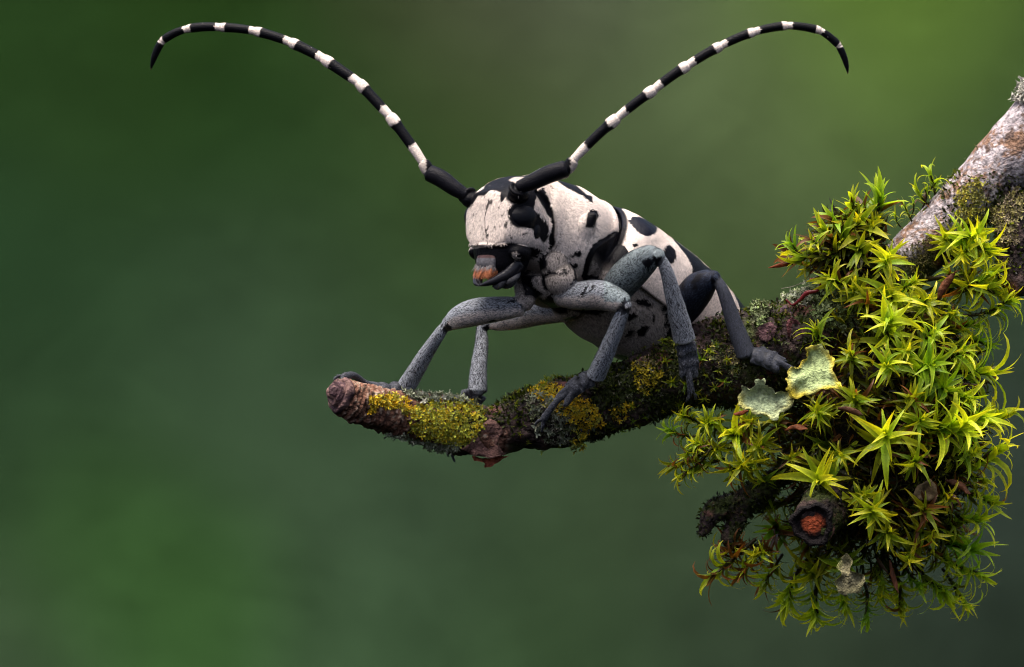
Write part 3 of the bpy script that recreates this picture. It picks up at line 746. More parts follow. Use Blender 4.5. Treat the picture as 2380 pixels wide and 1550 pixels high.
    white_low = lg * smooth(.12, -.40, no[:, 2]) * (pid == FEM); fur = fur * (1 - white_low[:, None]) + (WHITE * .85) * white_low[:, None]
    mid = (pid == FEM) & (pd[:, 0] > 1400) & (pd[:, 1] < 700) & (pd[:, 0] < 1575); fur[mid] = np.array([.27, .32, .34])
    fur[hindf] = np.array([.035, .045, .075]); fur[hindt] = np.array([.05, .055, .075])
    fur[(pid == TAR) & ~hindt] = np.array([.10, .105, .125])
    skin = fur * .5; skin[vn] = VENC * .28; skin[lg] = np.array([.030, .032, .039]) + .12 * white_low[lg][:, None]
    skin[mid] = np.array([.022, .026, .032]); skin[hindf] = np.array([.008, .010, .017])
    grayp = (pid == PRON) * smooth(575, 640, pm[:, 1]); fur = fur * (1 - .22 * grayp[:, None])
    skin = skin * (1 - B[:, None]) + BLACK * B[:, None]
    tq = tipdark[:, None]; skin = skin * (1 - tq) + np.array([.012, .013, .018]) * tq
    setcol(me, skin)
    body = obj('body', me, M_body, root)
    dens = (1 - B) ** 2; dens[vn] *= .8; dens[lg] *= .8; dens[hindf] *= .25; dens[pid == TAR] *= .45; dens *= 1 - .9 * tipdark; dens *= (B < .25)
    dens += .0015
    dens[hd & (((v - HO) @ UHd) < -.21)] *= .1
    dens[no[:, 1] > .35] *= .15                      # most hairs where they can be seen
    T = tris(me)
    parts = [setae(v, no, T, flow, fur, dens, .030, 190000, 5, width=.0036, lift=.16, swirl=.6)]
    # ---- wing cases
    ELm = build_elytra(root, parts)
    head_parts(root, parts)
    antennae(root, parts)
    allv = np.vstack([p[0] for p in parts]); off = np.cumsum([0] + [len(p[0]) for p in parts[:-1]])
    allf = np.vstack([p[1] + o_ for p, o_ in zip(parts, off)])
    sm = mkmesh('setae', allv, allf, np.vstack([p[2] for p in parts]), smooth_=False)
    so = obj('setae', sm, M_seta, root); tag(so, 'fine pale hairs lying over the beetle', kind='stuff')
    return root
def build_elytra(root, parts):
    m, n = 190, 110
    a = np.array([[q[0], q[1], q[2], q[3]] for q in ELY]); a = crom(a, m)
    for side in (1, -1):
        t = np.linspace(0, 1, n)
        amax = math.radians(112)
        th = t * amax + math.radians(.6)
        e = 2.35
        sx = np.abs(np.sin(th)) ** (2 / e); cy = np.sign(np.cos(th)) * np.abs(np.cos(th)) ** (2 / e)
        s_, w_, hu, hd = a[:, 0], a[:, 1], a[:, 2], a[:, 3]
        h = np.where(cy[None] > 0, hu[:, None], hd[:, None])
        l = sx[None] * w_[:, None] + .004; u = cy[None] * h
        u = u - .022 * np.exp(-(sx[None] / .05) ** 2)           # the seam
        base = np.array([WB(x) for x in s_])
        outer = base[:, None] + LV * (l * side)[..., None] + UB * u[..., None]
        # shoulder bump and fine pits
        nv = outer.reshape(-1, 3)
        mirr = (base[:, None] + LV * l[..., None] + UB * u[..., None]).reshape(-1, 3)
        cen = np.repeat(base, n, 0); nn = nrm(nv - cen)
        nv = nv + nn * (.035 * np.exp(-(((mirr - WB(.14, .50, .27)) ** 2).sum(1)) / .02))[:, None] + nn * (.006 * fbm(mirr, 9, 2, 80))[:, None]
        inner = nv - nn * .03
        i = np.arange(m - 1)[:, None] * n + np.arange(n - 1)[None]
        f1 = np.stack([i, i + n, i + n + 1, i + 1], -1).reshape(-1, 4)
        f2 = f1[:, ::-1] + m * n
        rim = np.concatenate([np.arange(n), np.arange(1, m) * n + n - 1, (m - 1) * n + np.arange(n - 2, -1, -1), np.arange(m - 2, 0, -1) * n])
        r2 = np.roll(rim, -1); f3 = np.stack([rim, r2, r2 + m * n, rim + m * n], -1)
        F = np.vstack([f1, f2, f3])
        if side < 0: F = F[:, ::-1]
        V = np.vstack([nv, inner])
        pm = proj(mirr); jit = 1.6 * fbm(mirr, 16, 3, 81)
        B = np.zeros(len(mirr))
        for pts in ([(190,150),(330,165),(430,205),(395,235),(320,262),(290,300),(215,260)],
                    [(465,320),(500,285),(560,278),(640,305),(700,345),(738,385),(700,430),(650,468),(600,462),(540,422),(490,370)],
                    [(765,600),(800,535),(840,528),(890,580),(897,640),(872,690),(840,708),(800,660)],
                    [(840,440),(960,540),(1060,620),(1150,700),(1225,772),(1150,785),(1090,820),(1060,860),(1012,870),(1037,800),(1030,730),(1000,650),(945,572),(880,500)],
                    [(1380,900),(1470,985),(1600,1090),(1700,1300),(1500,1180),(1430,1030)],
                    [(500,525),(545,515),(560,545),(520,560)]):
            np.maximum(B, smooth(1.2, -1.2, sdpoly(pm, poly(zB, pts)) + jit), out=B)
        B = np.maximum(B, np.repeat(smooth(.028, .010, s_ + .05), n))
        jj = np.tile(t, m); B = np.maximum(B, smooth(.975, .99, jj) * .8)
        fur = np.broadcast_to(WHITE, mirr.shape) * .96
        bluish = smooth(.0, .5, B)[:, None]
        blk = BLACK * (1 + 0 * bluish); first = smooth(1.2, -1.2, sdpoly(pm, poly(zB, [(190,150),(430,150),(760,380),(650,480),(460,400),(215,260)])))[:, None]
        blk = blk * (1 - first) + np.array([.0055, .0065, .012]) * first
        skin = fur * .55 * (1 - B[:, None]) + blk * B[:, None]
        me = mkmesh('elytron', V, F, np.vstack([skin, skin]))
        obj('elytron', me, M_body, root)
        no = vno(me)[:m * n]; tri = np.vstack([f1[:, :3], f1[:, [0, 2, 3]]]) if side > 0 else np.vstack([f1[:, :3], f1[:, [0, 2, 3]]])
        dens = (1 - B) ** 2 * (B < .25)
        parts.append(setae(nv, no, tri, np.broadcast_to(-FB, nv.shape), fur * 1.0, dens, .026, 44000 if side > 0 else 14000, 20 + side, width=.0040, lift=.12, swirl=.45))
def head_parts(root, parts):
    dk = np.array([.0022, .0026, .0045])
    # eyes
    for sg in (1, -1):
        d = nrm(LV * sg * .88 + FHd * .46 + UHd * .08); e1 = nrm(np.cross(d, UHd)); e2 = np.cross(e1, d)
        c0 = WH(.17, sg * (.352 if sg > 0 else .395), .045)
        v, f = ball(c0, [e1 * .150, e2 * .130, d * .085], 32, 24)
        b = Bag(); b.add(v, f, dk)
        v, f = ball(WH(.02, sg * .365, -.085), [FHd * .085, UHd * .12, LV * sg * .07], 24, 18); b.add(v, f, dk)
        v, f = ball(WH(.10, sg * .365, -.02), [FHd * .10, UHd * .09, LV * sg * .07], 24, 18); b.add(v, f, dk)
        obj('eye', b.mesh('eye'), M_eye, root)
    # upper lip with its bristles
    b = Bag(); c = np.array([.075, .073, .082])
    v, f, _ = loft([(WH(.25, 0, -.33), LV, FHd, .14, .05, .06), (WH(.285, 0, -.38), LV, FHd, .145, .055, .06), (WH(.295, 0, -.45), LV, FHd, .135, .05, .06), (WH(.285, 0, -.51), LV, FHd, .125, .03, .05)], 16, 28)
    v += 0; cc = np.where((((v - HO) @ UHd) > -.385)[:, None], np.array([.05, .028, .028]), c) * (1 + .4 * fbm(v, 22, 2, 3)[:, None])
    b.add(v, f, cc)
    lab = obj('upper_lip', b.mesh('upper_lip'), M_body, root)
    g = np.random.default_rng(3); k = 1700
    l = g.uniform(-.125, .125, k); ff = .285 + g.uniform(-.05, .05, k); uu = g.uniform(-.535, -.44, k)
    p = HO + ff[:, None] * FHd + l[:, None] * LV + uu[:, None] * UHd
    d = nrm(-UHd + FHd * g.uniform(.1, .7, (k, 1)) + LV * (l[:, None] * 1.5 + g.normal(0, .12, (k, 1))))
    sd = nrm(np.cross(d, FHd + .3 * LV)); ln = g.uniform(.045, .09, (k, 1)); wd = .0036
    ov = np.stack([p - sd * wd, p + sd * wd, p + d * ln], 1).reshape(-1, 3)
    pale = (uu > -.475)[:, None]; oc = np.where(pale, np.array([.12, .11, .115]), np.array([.27, .095, .045])) * g.uniform(.6, 1.3, (k, 1))
    br = obj('bristles', mkmesh('bristles', ov, np.arange(3 * k).reshape(-1, 3), np.repeat(oc, 3, 0), False), M_seta, lab); br['kind'] = 'stuff'
    # mandibles
    blk = np.array([.010, .010, .013])
    for sg in (1, -1):
        pts = [WH(.10, sg * .25, -.42), WH(.18, sg * .235, -.52), WH(.26, sg * .17, -.585), WH(.335, sg * .08, -.64), WH(.37, sg * .0, -.665)]
        v, f, _ = tube(pts, [(.07,.08),(.058,.064),(.046,.046),(.032,.028),(.007,.007)], 26, 20, ref=UHd)
        obj('mandible', mkmesh('mandible', v, f, np.broadcast_to(blk, v.shape)), M_gloss, root)
    # palps
    for pts in ([WH(.16, .16, -.52), WH(.22, .20, -.60), WH(.24, .14, -.66), WH(.26, .09, -.655)], [WH(.05, .20, -.50), WH(.12, .27, -.55), WH(.18, .25, -.60), WH(.19, .2, -.64)],
                [WH(.20, -.10, -.5), WH(.27, -.12, -.56), WH(.30, -.09, -.62), WH(.31, -.05, -.65)], [WH(.02, .1, -.52), WH(.06, .15, -.6), WH(.12, .13, -.64), WH(.16, .1, -.65)]):
        v, f, _ = tube(pts, [.03, .034, .036, .02], 16, 12)
        cc = np.array([.05, .05, .055]) * (1 + .8 * fbm(v, 18, 2, 4)[:, None])
        obj('palp', mkmesh('palp', v, f, cc), M_body, root)
def antennae(root, parts):
    # joints in the two close-up frames, with depth and half-thickness in picture units
    LA = dict(sc=[(2215,1225,-.68),(2140,1180,-.66),(2050,1115,-.62),(1968,1075,-.58)], scr=[.062,.078,.088,.085], ped=[(1962,1068,-.58),(1945,1035,-.57),(1928,1008,-.56)],
              j=[(1928,1008),(1700,690),(1490,462),(1252,300),(1025,186),(785,110),(548,84),(322,95),(150,178),(74,372)], y=[-.56,-.46,-.34,-.20,-.06,.08,.22,.32,.40,.46],
              th=[(72,100),(74,92),(76,86),(74,80),(68,72),(64,66),(64,58),(58,52),(54,14)], z=zE, k=.3418,
              bend=[.02,.0,.0,-.02,-.03,-.035,-.06,-.10,-.08])
    RA = dict(sc=[(118,1092,-1.2),(200,1062,-1.22),(310,1012,-1.26),(415,978,-1.30)], scr=[.060,.080,.090,.088], ped=[(420,985,-1.30),(445,955,-1.30),(462,925,-1.31)],
              j=[(462,925),(742,655),(977,474),(1192,320),(1400,198),(1612,108),(1820,68),(2028,98),(2150,195),(2208,374)], y=[-1.31,-1.34,-1.37,-1.38,-1.37,-1.35,-1.32,-1.28,-1.24,-1.2],
              th=[(64,90),(62,84),(64,80),(62,72),(58,66),(56,60),(54,54),(50,46),(44,12)], z=zF, k=.36621,
              bend=[.03,.02,.03,.03,.04,.045,.06,.08,.09])
    for A, sg in ((LA, -1), (RA, 1)):
        z = A['z']
        pt = lambda a, b, y: P(*z(a, b), y)
        v, f, fl = tube([pt(*q) for q in A['sc']], A['scr'], 40, 30)
        no_ = nrm(v - np.repeat(0, 1)); 
        b = Bag(); b.add(v, f, BLACK * 1.6 * (1 + .4 * fbm(v, 24, 2, 8)[:, None]))
        ant = obj('antenna', b.mesh('antenna'), M_body, root)
        me = ant.data; vv, nn, T = vco(me), vno(me), tris(me)
        und = smooth(.15, -.55, nn[:, 2]) * smooth(-.2, -.4, nn[:, 1] - .2) 
        parts.append(setae(vv, nn, T, fl, np.broadcast_to(np.array([.30, .32, .31]), vv.shape), und * (und > .3), .03, 1100, 40 + sg))
        # second joint
        v, f, fl = tube([pt(*q) for q in A['ped']], [.06, .066, .062], 16, 24)
        cc = np.where((nrm(v - v.mean(0))[:, 0:1] * sg < (.1 if sg > 0 else .0)), BLACK, WHITE * .5)
        me = mkmesh('antenna_joint', v, f, cc); obj('antenna_joint', me, M_body, ant)
        for i in range(9):
            (xa, ya), (xb, yb) = A['j'][i], A['j'][i + 1]
            p0, p1 = pt(xa, ya, A['y'][i]), pt(xb, yb, A['y'][i + 1])
            d = nrm(p1 - p0); Ls = np.linalg.norm(p1 - p0)
            up = nrm(np.cross(np.cross(d, [0, 0, 1]), d)) if abs(d[2]) < .9 else np.array([float(sg), 0, 0])
            out_ = np.array([-d[2], 0, d[0]]) * (1 if sg > 0 else -1)
            if sg > 0: out_ = np.array([-d[2], 0, d[0]])
            else: out_ = np.array([d[2], 0, -d[0]])
            if out_[2] < 0 and i < 7: out_ = -out_
            t0, t1 = A['th'][i]; s_ = A['k'] * K / 2
            last = i == 8
            ts = np.linspace(0, 1, 9); bend = abs(A['bend'][i])
            pts = [p0 + (p1 - p0) * t + out_ * Ls * bend * 4 * t * (1 - t) * .6 for t in ts]
            if last: rad = [t0 * .90, t0 * 1.0, t0 * 1.0, t0 * .95, t0 * .88, t0 * .78, t0 * .62, t0 * .40, t0 * .10]
            else: t1 = t0 + (t1 - t0) * .6; rad = [t0 * .80, t0 * .87, t0 * .94, t0 * .96, t0 * .97, t0 * .98, t0 * 1.01, t1 * 1.0, t1 * .88]
            v, f, fl = tube(pts, [r * s_ for r in rad], 46, 24)
            tt = ((v - p0) @ d) / Ls + .035 * fbm(v, 26, 2, 60 + i)
            wb = [.36, .24, .22, .20, .17, .15, .13, .10, .06][i]; we = [.84, .80, .80, .82, .84, .86, .88, .92, 2.][i]
            if sg > 0: wb *= 1.1 if i else .92
            Bk = smooth(wb - .012, wb + .012, tt) * smooth(we + .012, we - .012, tt)
            jn = smooth(.02, .0, ((v - p0) @ d) / Ls) * .85
            Bk = np.maximum(Bk, jn)
            cc = WHITE * .7 * (1 - Bk[:, None]) + BLACK * 1.1 * Bk[:, None]
            if last: cc = np.where(tt[:, None] > .95, np.array([.12, .06, .05]), cc)
            me = mkmesh('antenna_segment', v, f, cc); obj('antenna_segment', me, M_body, ant)
            if not last: parts.append(setae(v, vno(me), tris(me), fl, np.broadcast_to(WHITE, v.shape), (1 - Bk) * (Bk < .3) + .001, .026, 620 if i < 4 else 380, 100 + i + 20 * sg, width=.0042, swirl=.4))
beetle = build_beetle()
# ------------------------------------------------------------------ moss
def leafvar(kappa, a0, wid, n=8, fold=.35, twist=0., wav=0.):
    """one lanceolate leaf: base at the origin, growing along +X, upper side +Z; length 1"""
    t = np.linspace(0, 1, n); ang = a0 - kappa * t ** 1.3
    dx = np.cos(ang); dz = np.sin(ang)
    x = np.concatenate([[0], np.cumsum((dx[1:] + dx[:-1]) / 2)]) / (n - 1); z = np.concatenate([[0], np.cumsum((dz[1:] + dz[:-1]) / 2)]) / (n - 1)
    w_ = wid * (.55 + .45 * np.sin(np.minimum(t / .38, 1) * np.pi / 2)) * np.clip(1 - t, 0, 1) ** .72 * (1 + wav * np.sin(t * 17))
    w_[-1] = 0.002
    tw = twist * t
    up = np.stack([-dz, np.sin(tw) * 0, dx], 1)
    v = []
    for k in range(n):
        c = np.array([x[k], 0, z[k]]); sd = np.array([0, math.cos(tw[k]), 0]) + math.sin(tw[k]) * up[k]
        v += [c + sd * w_[k] + up[k] * w_[k] * fold, c, c - sd * w_[k] + up[k] * w_[k] * fold]
    f = []
    for k in range(n - 1):
        a = 3 * k
        f += [(a, a + 1, a + 4, a + 3), (a + 1, a + 2, a + 5, a + 4)]
    tt = np.repeat(t, 3)
    return np.array(v), np.array(f), tt
LEAF = [leafvar(k * (1.08 if w_ < .15 else 1.), a, w_ * (.95 if w_ < .15 else .9), twist=tw, wav=wv) for k, a, w_, tw, wv in
        [(1.2,.35,.105,.6,.06),(2.0,.55,.10,-.6,.05),(2.8,.7,.095,.9,.04),(.5,.2,.115,0,.08),(1.4,.4,.09,.9,.05),(2.0,.6,.11,-.7,.06),(-.4,-.1,.12,.2,.05),(2.3,.8,.09,.2,.04),
         (.6,.15,.165,.1,.03),(1.3,.3,.16,-.3,.04),(.3,.0,.152,.4,.03)]]
NL = len(LEAF)
def basis(d, spin=0.):
    d = nrm(d); a = np.array([0, 0, 1.]) if abs(d[2]) < .9 else np.array([1., 0, 0])
    s = nrm(np.cross(a, d)); u = np.cross(d, s)
    return s * math.cos(spin) + u * math.sin(spin), -s * math.sin(spin) + u * math.cos(spin), d
YG = np.array([.62, .64, .025]); GR = np.array([.12, .30, .018]); OL = np.array([.10, .11, .012]); BR_ = np.array([.16, .065, .018]); DK = np.array([.022, .024, .006])
LEAFME = []
for i, (v_, f_, t_) in enumerate(LEAF):     # shared leaf shapes for leaves that stand singly
    rib_ = np.tile(np.array([1.12, .72, 1.12]), len(t_) // 3); g_ = (rib_ * (.55 + .6 * t_))[:, None] * np.array([1, 1, 1.]) ; g_[:, 0] *= .72 + .5 * t_
    LEAFME.append(mkmesh('leaf', v_, f_, g_)); LEAFME[-1].materials.append(M_mosso)
def shoot(tip, d, size, bright=1., brown=0., single=False, label=None, group=None, nleaf=None, stem=1.5, g=None, name='moss_shoot', ovate=False):
    """a moss shoot: a stem with a rosette of recurved leaves at its tip and older, darker leaves below"""
    tip = np.asarray(tip, float); d = nrm(d); L_ = size * (g.choice([.8, 1., 1.2, 1.35], p=[.25, .35, .25, .15]) if size > .12 else 1.)
    n = nleaf or 30
    base = tip - d * L_ * stem
    bow = nrm(np.cross(d, g.normal(0, 1, 3))) * L_ * .18
    s_, u_, d_ = basis(d, g.uniform(0, 6.28))
    V = []; F = []; C = []; n0 = 0
    root = None
    leaves = []
    spread = g.choice([.5, .72, .9, 1.05], p=[.2, .27, .33, .2])       # closed tufts to open stars
    hue = g.choice([0., .1, .25, .6], p=[.4, .25, .2, .15])      # some shoots are a deeper green
    for k in range(n):
        h = k / (n - 1.0)                       # 0 tip .. 1 down the stem
        along = (h ** 1.25) * stem * .85
        az = k * 2.39996 + g.normal(0, .4)
        op = math.radians(np.interp(h, [0, .15, .35, .7, 1.], [16, 42, 64, 78, 88]) * spread + g.normal(0, 13))   # opening from the axis
        ln = L_ * np.interp(h, [0, .12, .4, .8, 1], [.62, .95, 1.0, .8, .6]) * g.uniform(.66, 1.28)
        cp = tip - d * L_ * along + bow * 4 * (along / stem) * (1 - along / stem)
        rad = s_ * math.cos(az) + u_ * math.sin(az)
        xa = rad * math.sin(op) + d_ * math.cos(op); za = -rad * math.cos(op) + d_ * math.sin(op)
        ya = np.cross(za, xa)
        rl = g.normal(0, .25); ya, za = ya * math.cos(rl) + za * math.sin(rl), za * math.cos(rl) - ya * math.sin(rl)
        if h < .1: vi = g.choice([3, 6, 0])
        else: vi = g.choice([0, 1, 2, 4, 5, 7, 1, 2])
        if ovate: vi = g.choice([8, 9, 10])
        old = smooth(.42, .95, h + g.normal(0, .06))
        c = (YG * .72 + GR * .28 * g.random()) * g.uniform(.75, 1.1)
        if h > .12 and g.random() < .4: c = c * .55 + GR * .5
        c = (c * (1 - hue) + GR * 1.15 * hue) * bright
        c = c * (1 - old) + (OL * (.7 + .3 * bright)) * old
        if g.random() < brown + .10 * old: c = BR_ * g.uniform(.5, 1.5)
        M3 = np.stack([xa, ya, za], 1) * ln
        leaves.append((vi, M3, cp, c, h))
    # stem
    sp = [tip - d * L_ * a + bow * 4 * (a / stem) * (1 - a / stem) for a in np.linspace(0, stem, 5)]
    sv, sf, _ = tube(sp, [L_ * .035, L_ * .05, L_ * .06, L_ * .06, L_ * .06], 9, 6)
    sc = np.broadcast_to(np.array([.035, .028, .008]), sv.shape)
    if single:
        root = empty(name, tuple(base))
        b = Bag(); b.add(sv, sf, sc)
        low = [q for q in leaves if q[4] > .62]; top = [q for q in leaves if q[4] <= .62]
        obj('stem', b.mesh('stem'), M_moss, root)
        inv = Matrix.Translation(Vector(base)).inverted()
        for vi, M3, cp, c, h in top:
            o = bpy.data.objects.new('leaf', LEAFME[vi]); COL.objects.link(o); o.parent = root
            mw = Matrix([[M3[r, 0], M3[r, 1], M3[r, 2], cp[r]] for r in range(3)] + [[0, 0, 0, 1]])
            o.matrix_parent_inverse = inv; o.matrix_basis = mw; o.color = (*c, 1)
    else:
        low = leaves; V.append(sv); F.append([tuple(q) for q in sf]); C.append(sc)
    b = Bag()
    if not single: b.add(sv, sf, sc)
    for vi, M3, cp, c, h in low:
        lv, lf, lt = LEAF[vi]
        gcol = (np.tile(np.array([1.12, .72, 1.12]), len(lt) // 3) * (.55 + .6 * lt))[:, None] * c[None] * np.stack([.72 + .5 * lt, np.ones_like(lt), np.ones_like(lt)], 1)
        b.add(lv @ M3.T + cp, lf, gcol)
    if single:
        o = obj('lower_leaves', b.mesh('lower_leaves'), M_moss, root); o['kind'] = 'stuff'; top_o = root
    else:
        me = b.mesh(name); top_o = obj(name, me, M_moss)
    if label.startswith(('large ', 'small ')): label = label[6:]
    if group and group.startswith('moss shoots ') and 'moss shoot ' in label and label not in [q[0] for q in LAB.values()]:
        if hue >= .6:
            for q in ('glowing lime', 'yellow-green', 'mid-green'): label = label.replace(q, 'deep green')
        if spread < .6: label = label.replace('moss shoot', 'brush-like moss shoot')
        elif spread > 1.: label = label.replace('moss shoot', 'wide-open moss shoot')
        label = ('large ' if L_ / K >= 92 else 'small ' if L_ / K < 56 else '') + label
    tag(top_o, label, 'moss', group)
    return top_o
# hanging cushion: middle and half-sizes in picture units, depth in scene units
CUS = (2040, 985, .25, 285., 400., 1.05)
def cush_y(x, y, front=1):
    q = 1 - ((x - CUS[0]) / CUS[3]) ** 2 - ((y - CUS[1]) / CUS[4]) ** 2
    return CUS[2] - front * CUS[5] * math.sqrt(max(q, 0.0))
def cush_n(x, y, Y):
    return nrm(np.array([(x - CUS[0]) / CUS[3] ** 2, 0, -(y - CUS[1]) / CUS[4] ** 2]) / K / 1.0 * K * 300 + np.array([0, (Y - CUS[2]) / CUS[5] * .9, 0]))
LAB = {
 'fork': ('bright yellow-green moss shoot on the fork where limb meets twig', 'moss shoots on the fork'),
 'limb': ('small pale moss shoot growing along the grey limb', 'moss shoots along the grey limb'),
 'cush': ('yellow-green starry moss shoot in the hanging moss cushion', 'green shoots of the hanging moss cushion'),
 'dead': ('withered brown-tipped moss shoot at the edge of the hanging cushion', 'withered shoots of the hanging cushion'),
 'twig': ('tiny green moss rosette on the twig under the beetle', 'tiny moss rosettes on the twig'),
 'back': ('moss shoot on the far side of the hanging cushion', 'shoots on the far side of the cushion')}
MARKS = [(1800,930,'beside the toothed pale lichen lobe'),(1890,840,'beside the yellow-rimmed leafy lichen'),(1889,1218,'around the cut stub with the orange heart'),(1650,1200,'by the black broken twiglet'),(2202,660,'beside the shiny brown bud scale'),
 (2350,600,'under the side stub of the limb'),(2130,560,'against the foot of the grey limb'),(1890,700,'behind the red curled stalk'),(1840,600,'by the orange-tipped bud scale'),(2000,960,'beside the brown hollow husk'),(2310,1090,'on the outward bulge of the cushion'),(2160,1145,'round the crumpled tan leaf scrap'),
 (1965,1340,'around the ragged cream lichen scrap'),(2085,1340,'by the thin hanging brown scale'),(2240,1130,'by the brown pointed scale'),(1880,1075,'just above the cut stub'),(2060,740,'on the crown of the hanging cushion'),(1600,1010,'where the cushion hangs from the twig'),(2280,870,'at the outer rim below the side stub'),(2250,1300,'on the drooping outer fringe of the cushion'),(1820,1400,'on the lowest fringe of the cushion'),(1760,1290,'on the ragged brown fringe under the broken twiglet'),(2130,880,'in the sunny middle of the cushion')]
def naming(x, y, s, br, bn, kind):
    lk = min(MARKS, key=lambda m: (m[0] - x) ** 2 + (m[1] - y) ** 2)[2]
    hue = 'withered brown' if bn > .5 else 'brown-flecked green' if bn >= .15 else 'glowing lime' if br > 1.1 else 'yellow-green' if br > .9 else 'mid-green' if br > .68 else 'dull olive'
    sz = 'large' if s >= 74 else 'small' if s < 50 else ''
    lab = ' '.join(q for q in (sz, hue, 'moss shoot', lk) if q)
    return lab, 'moss shoots ' + lk
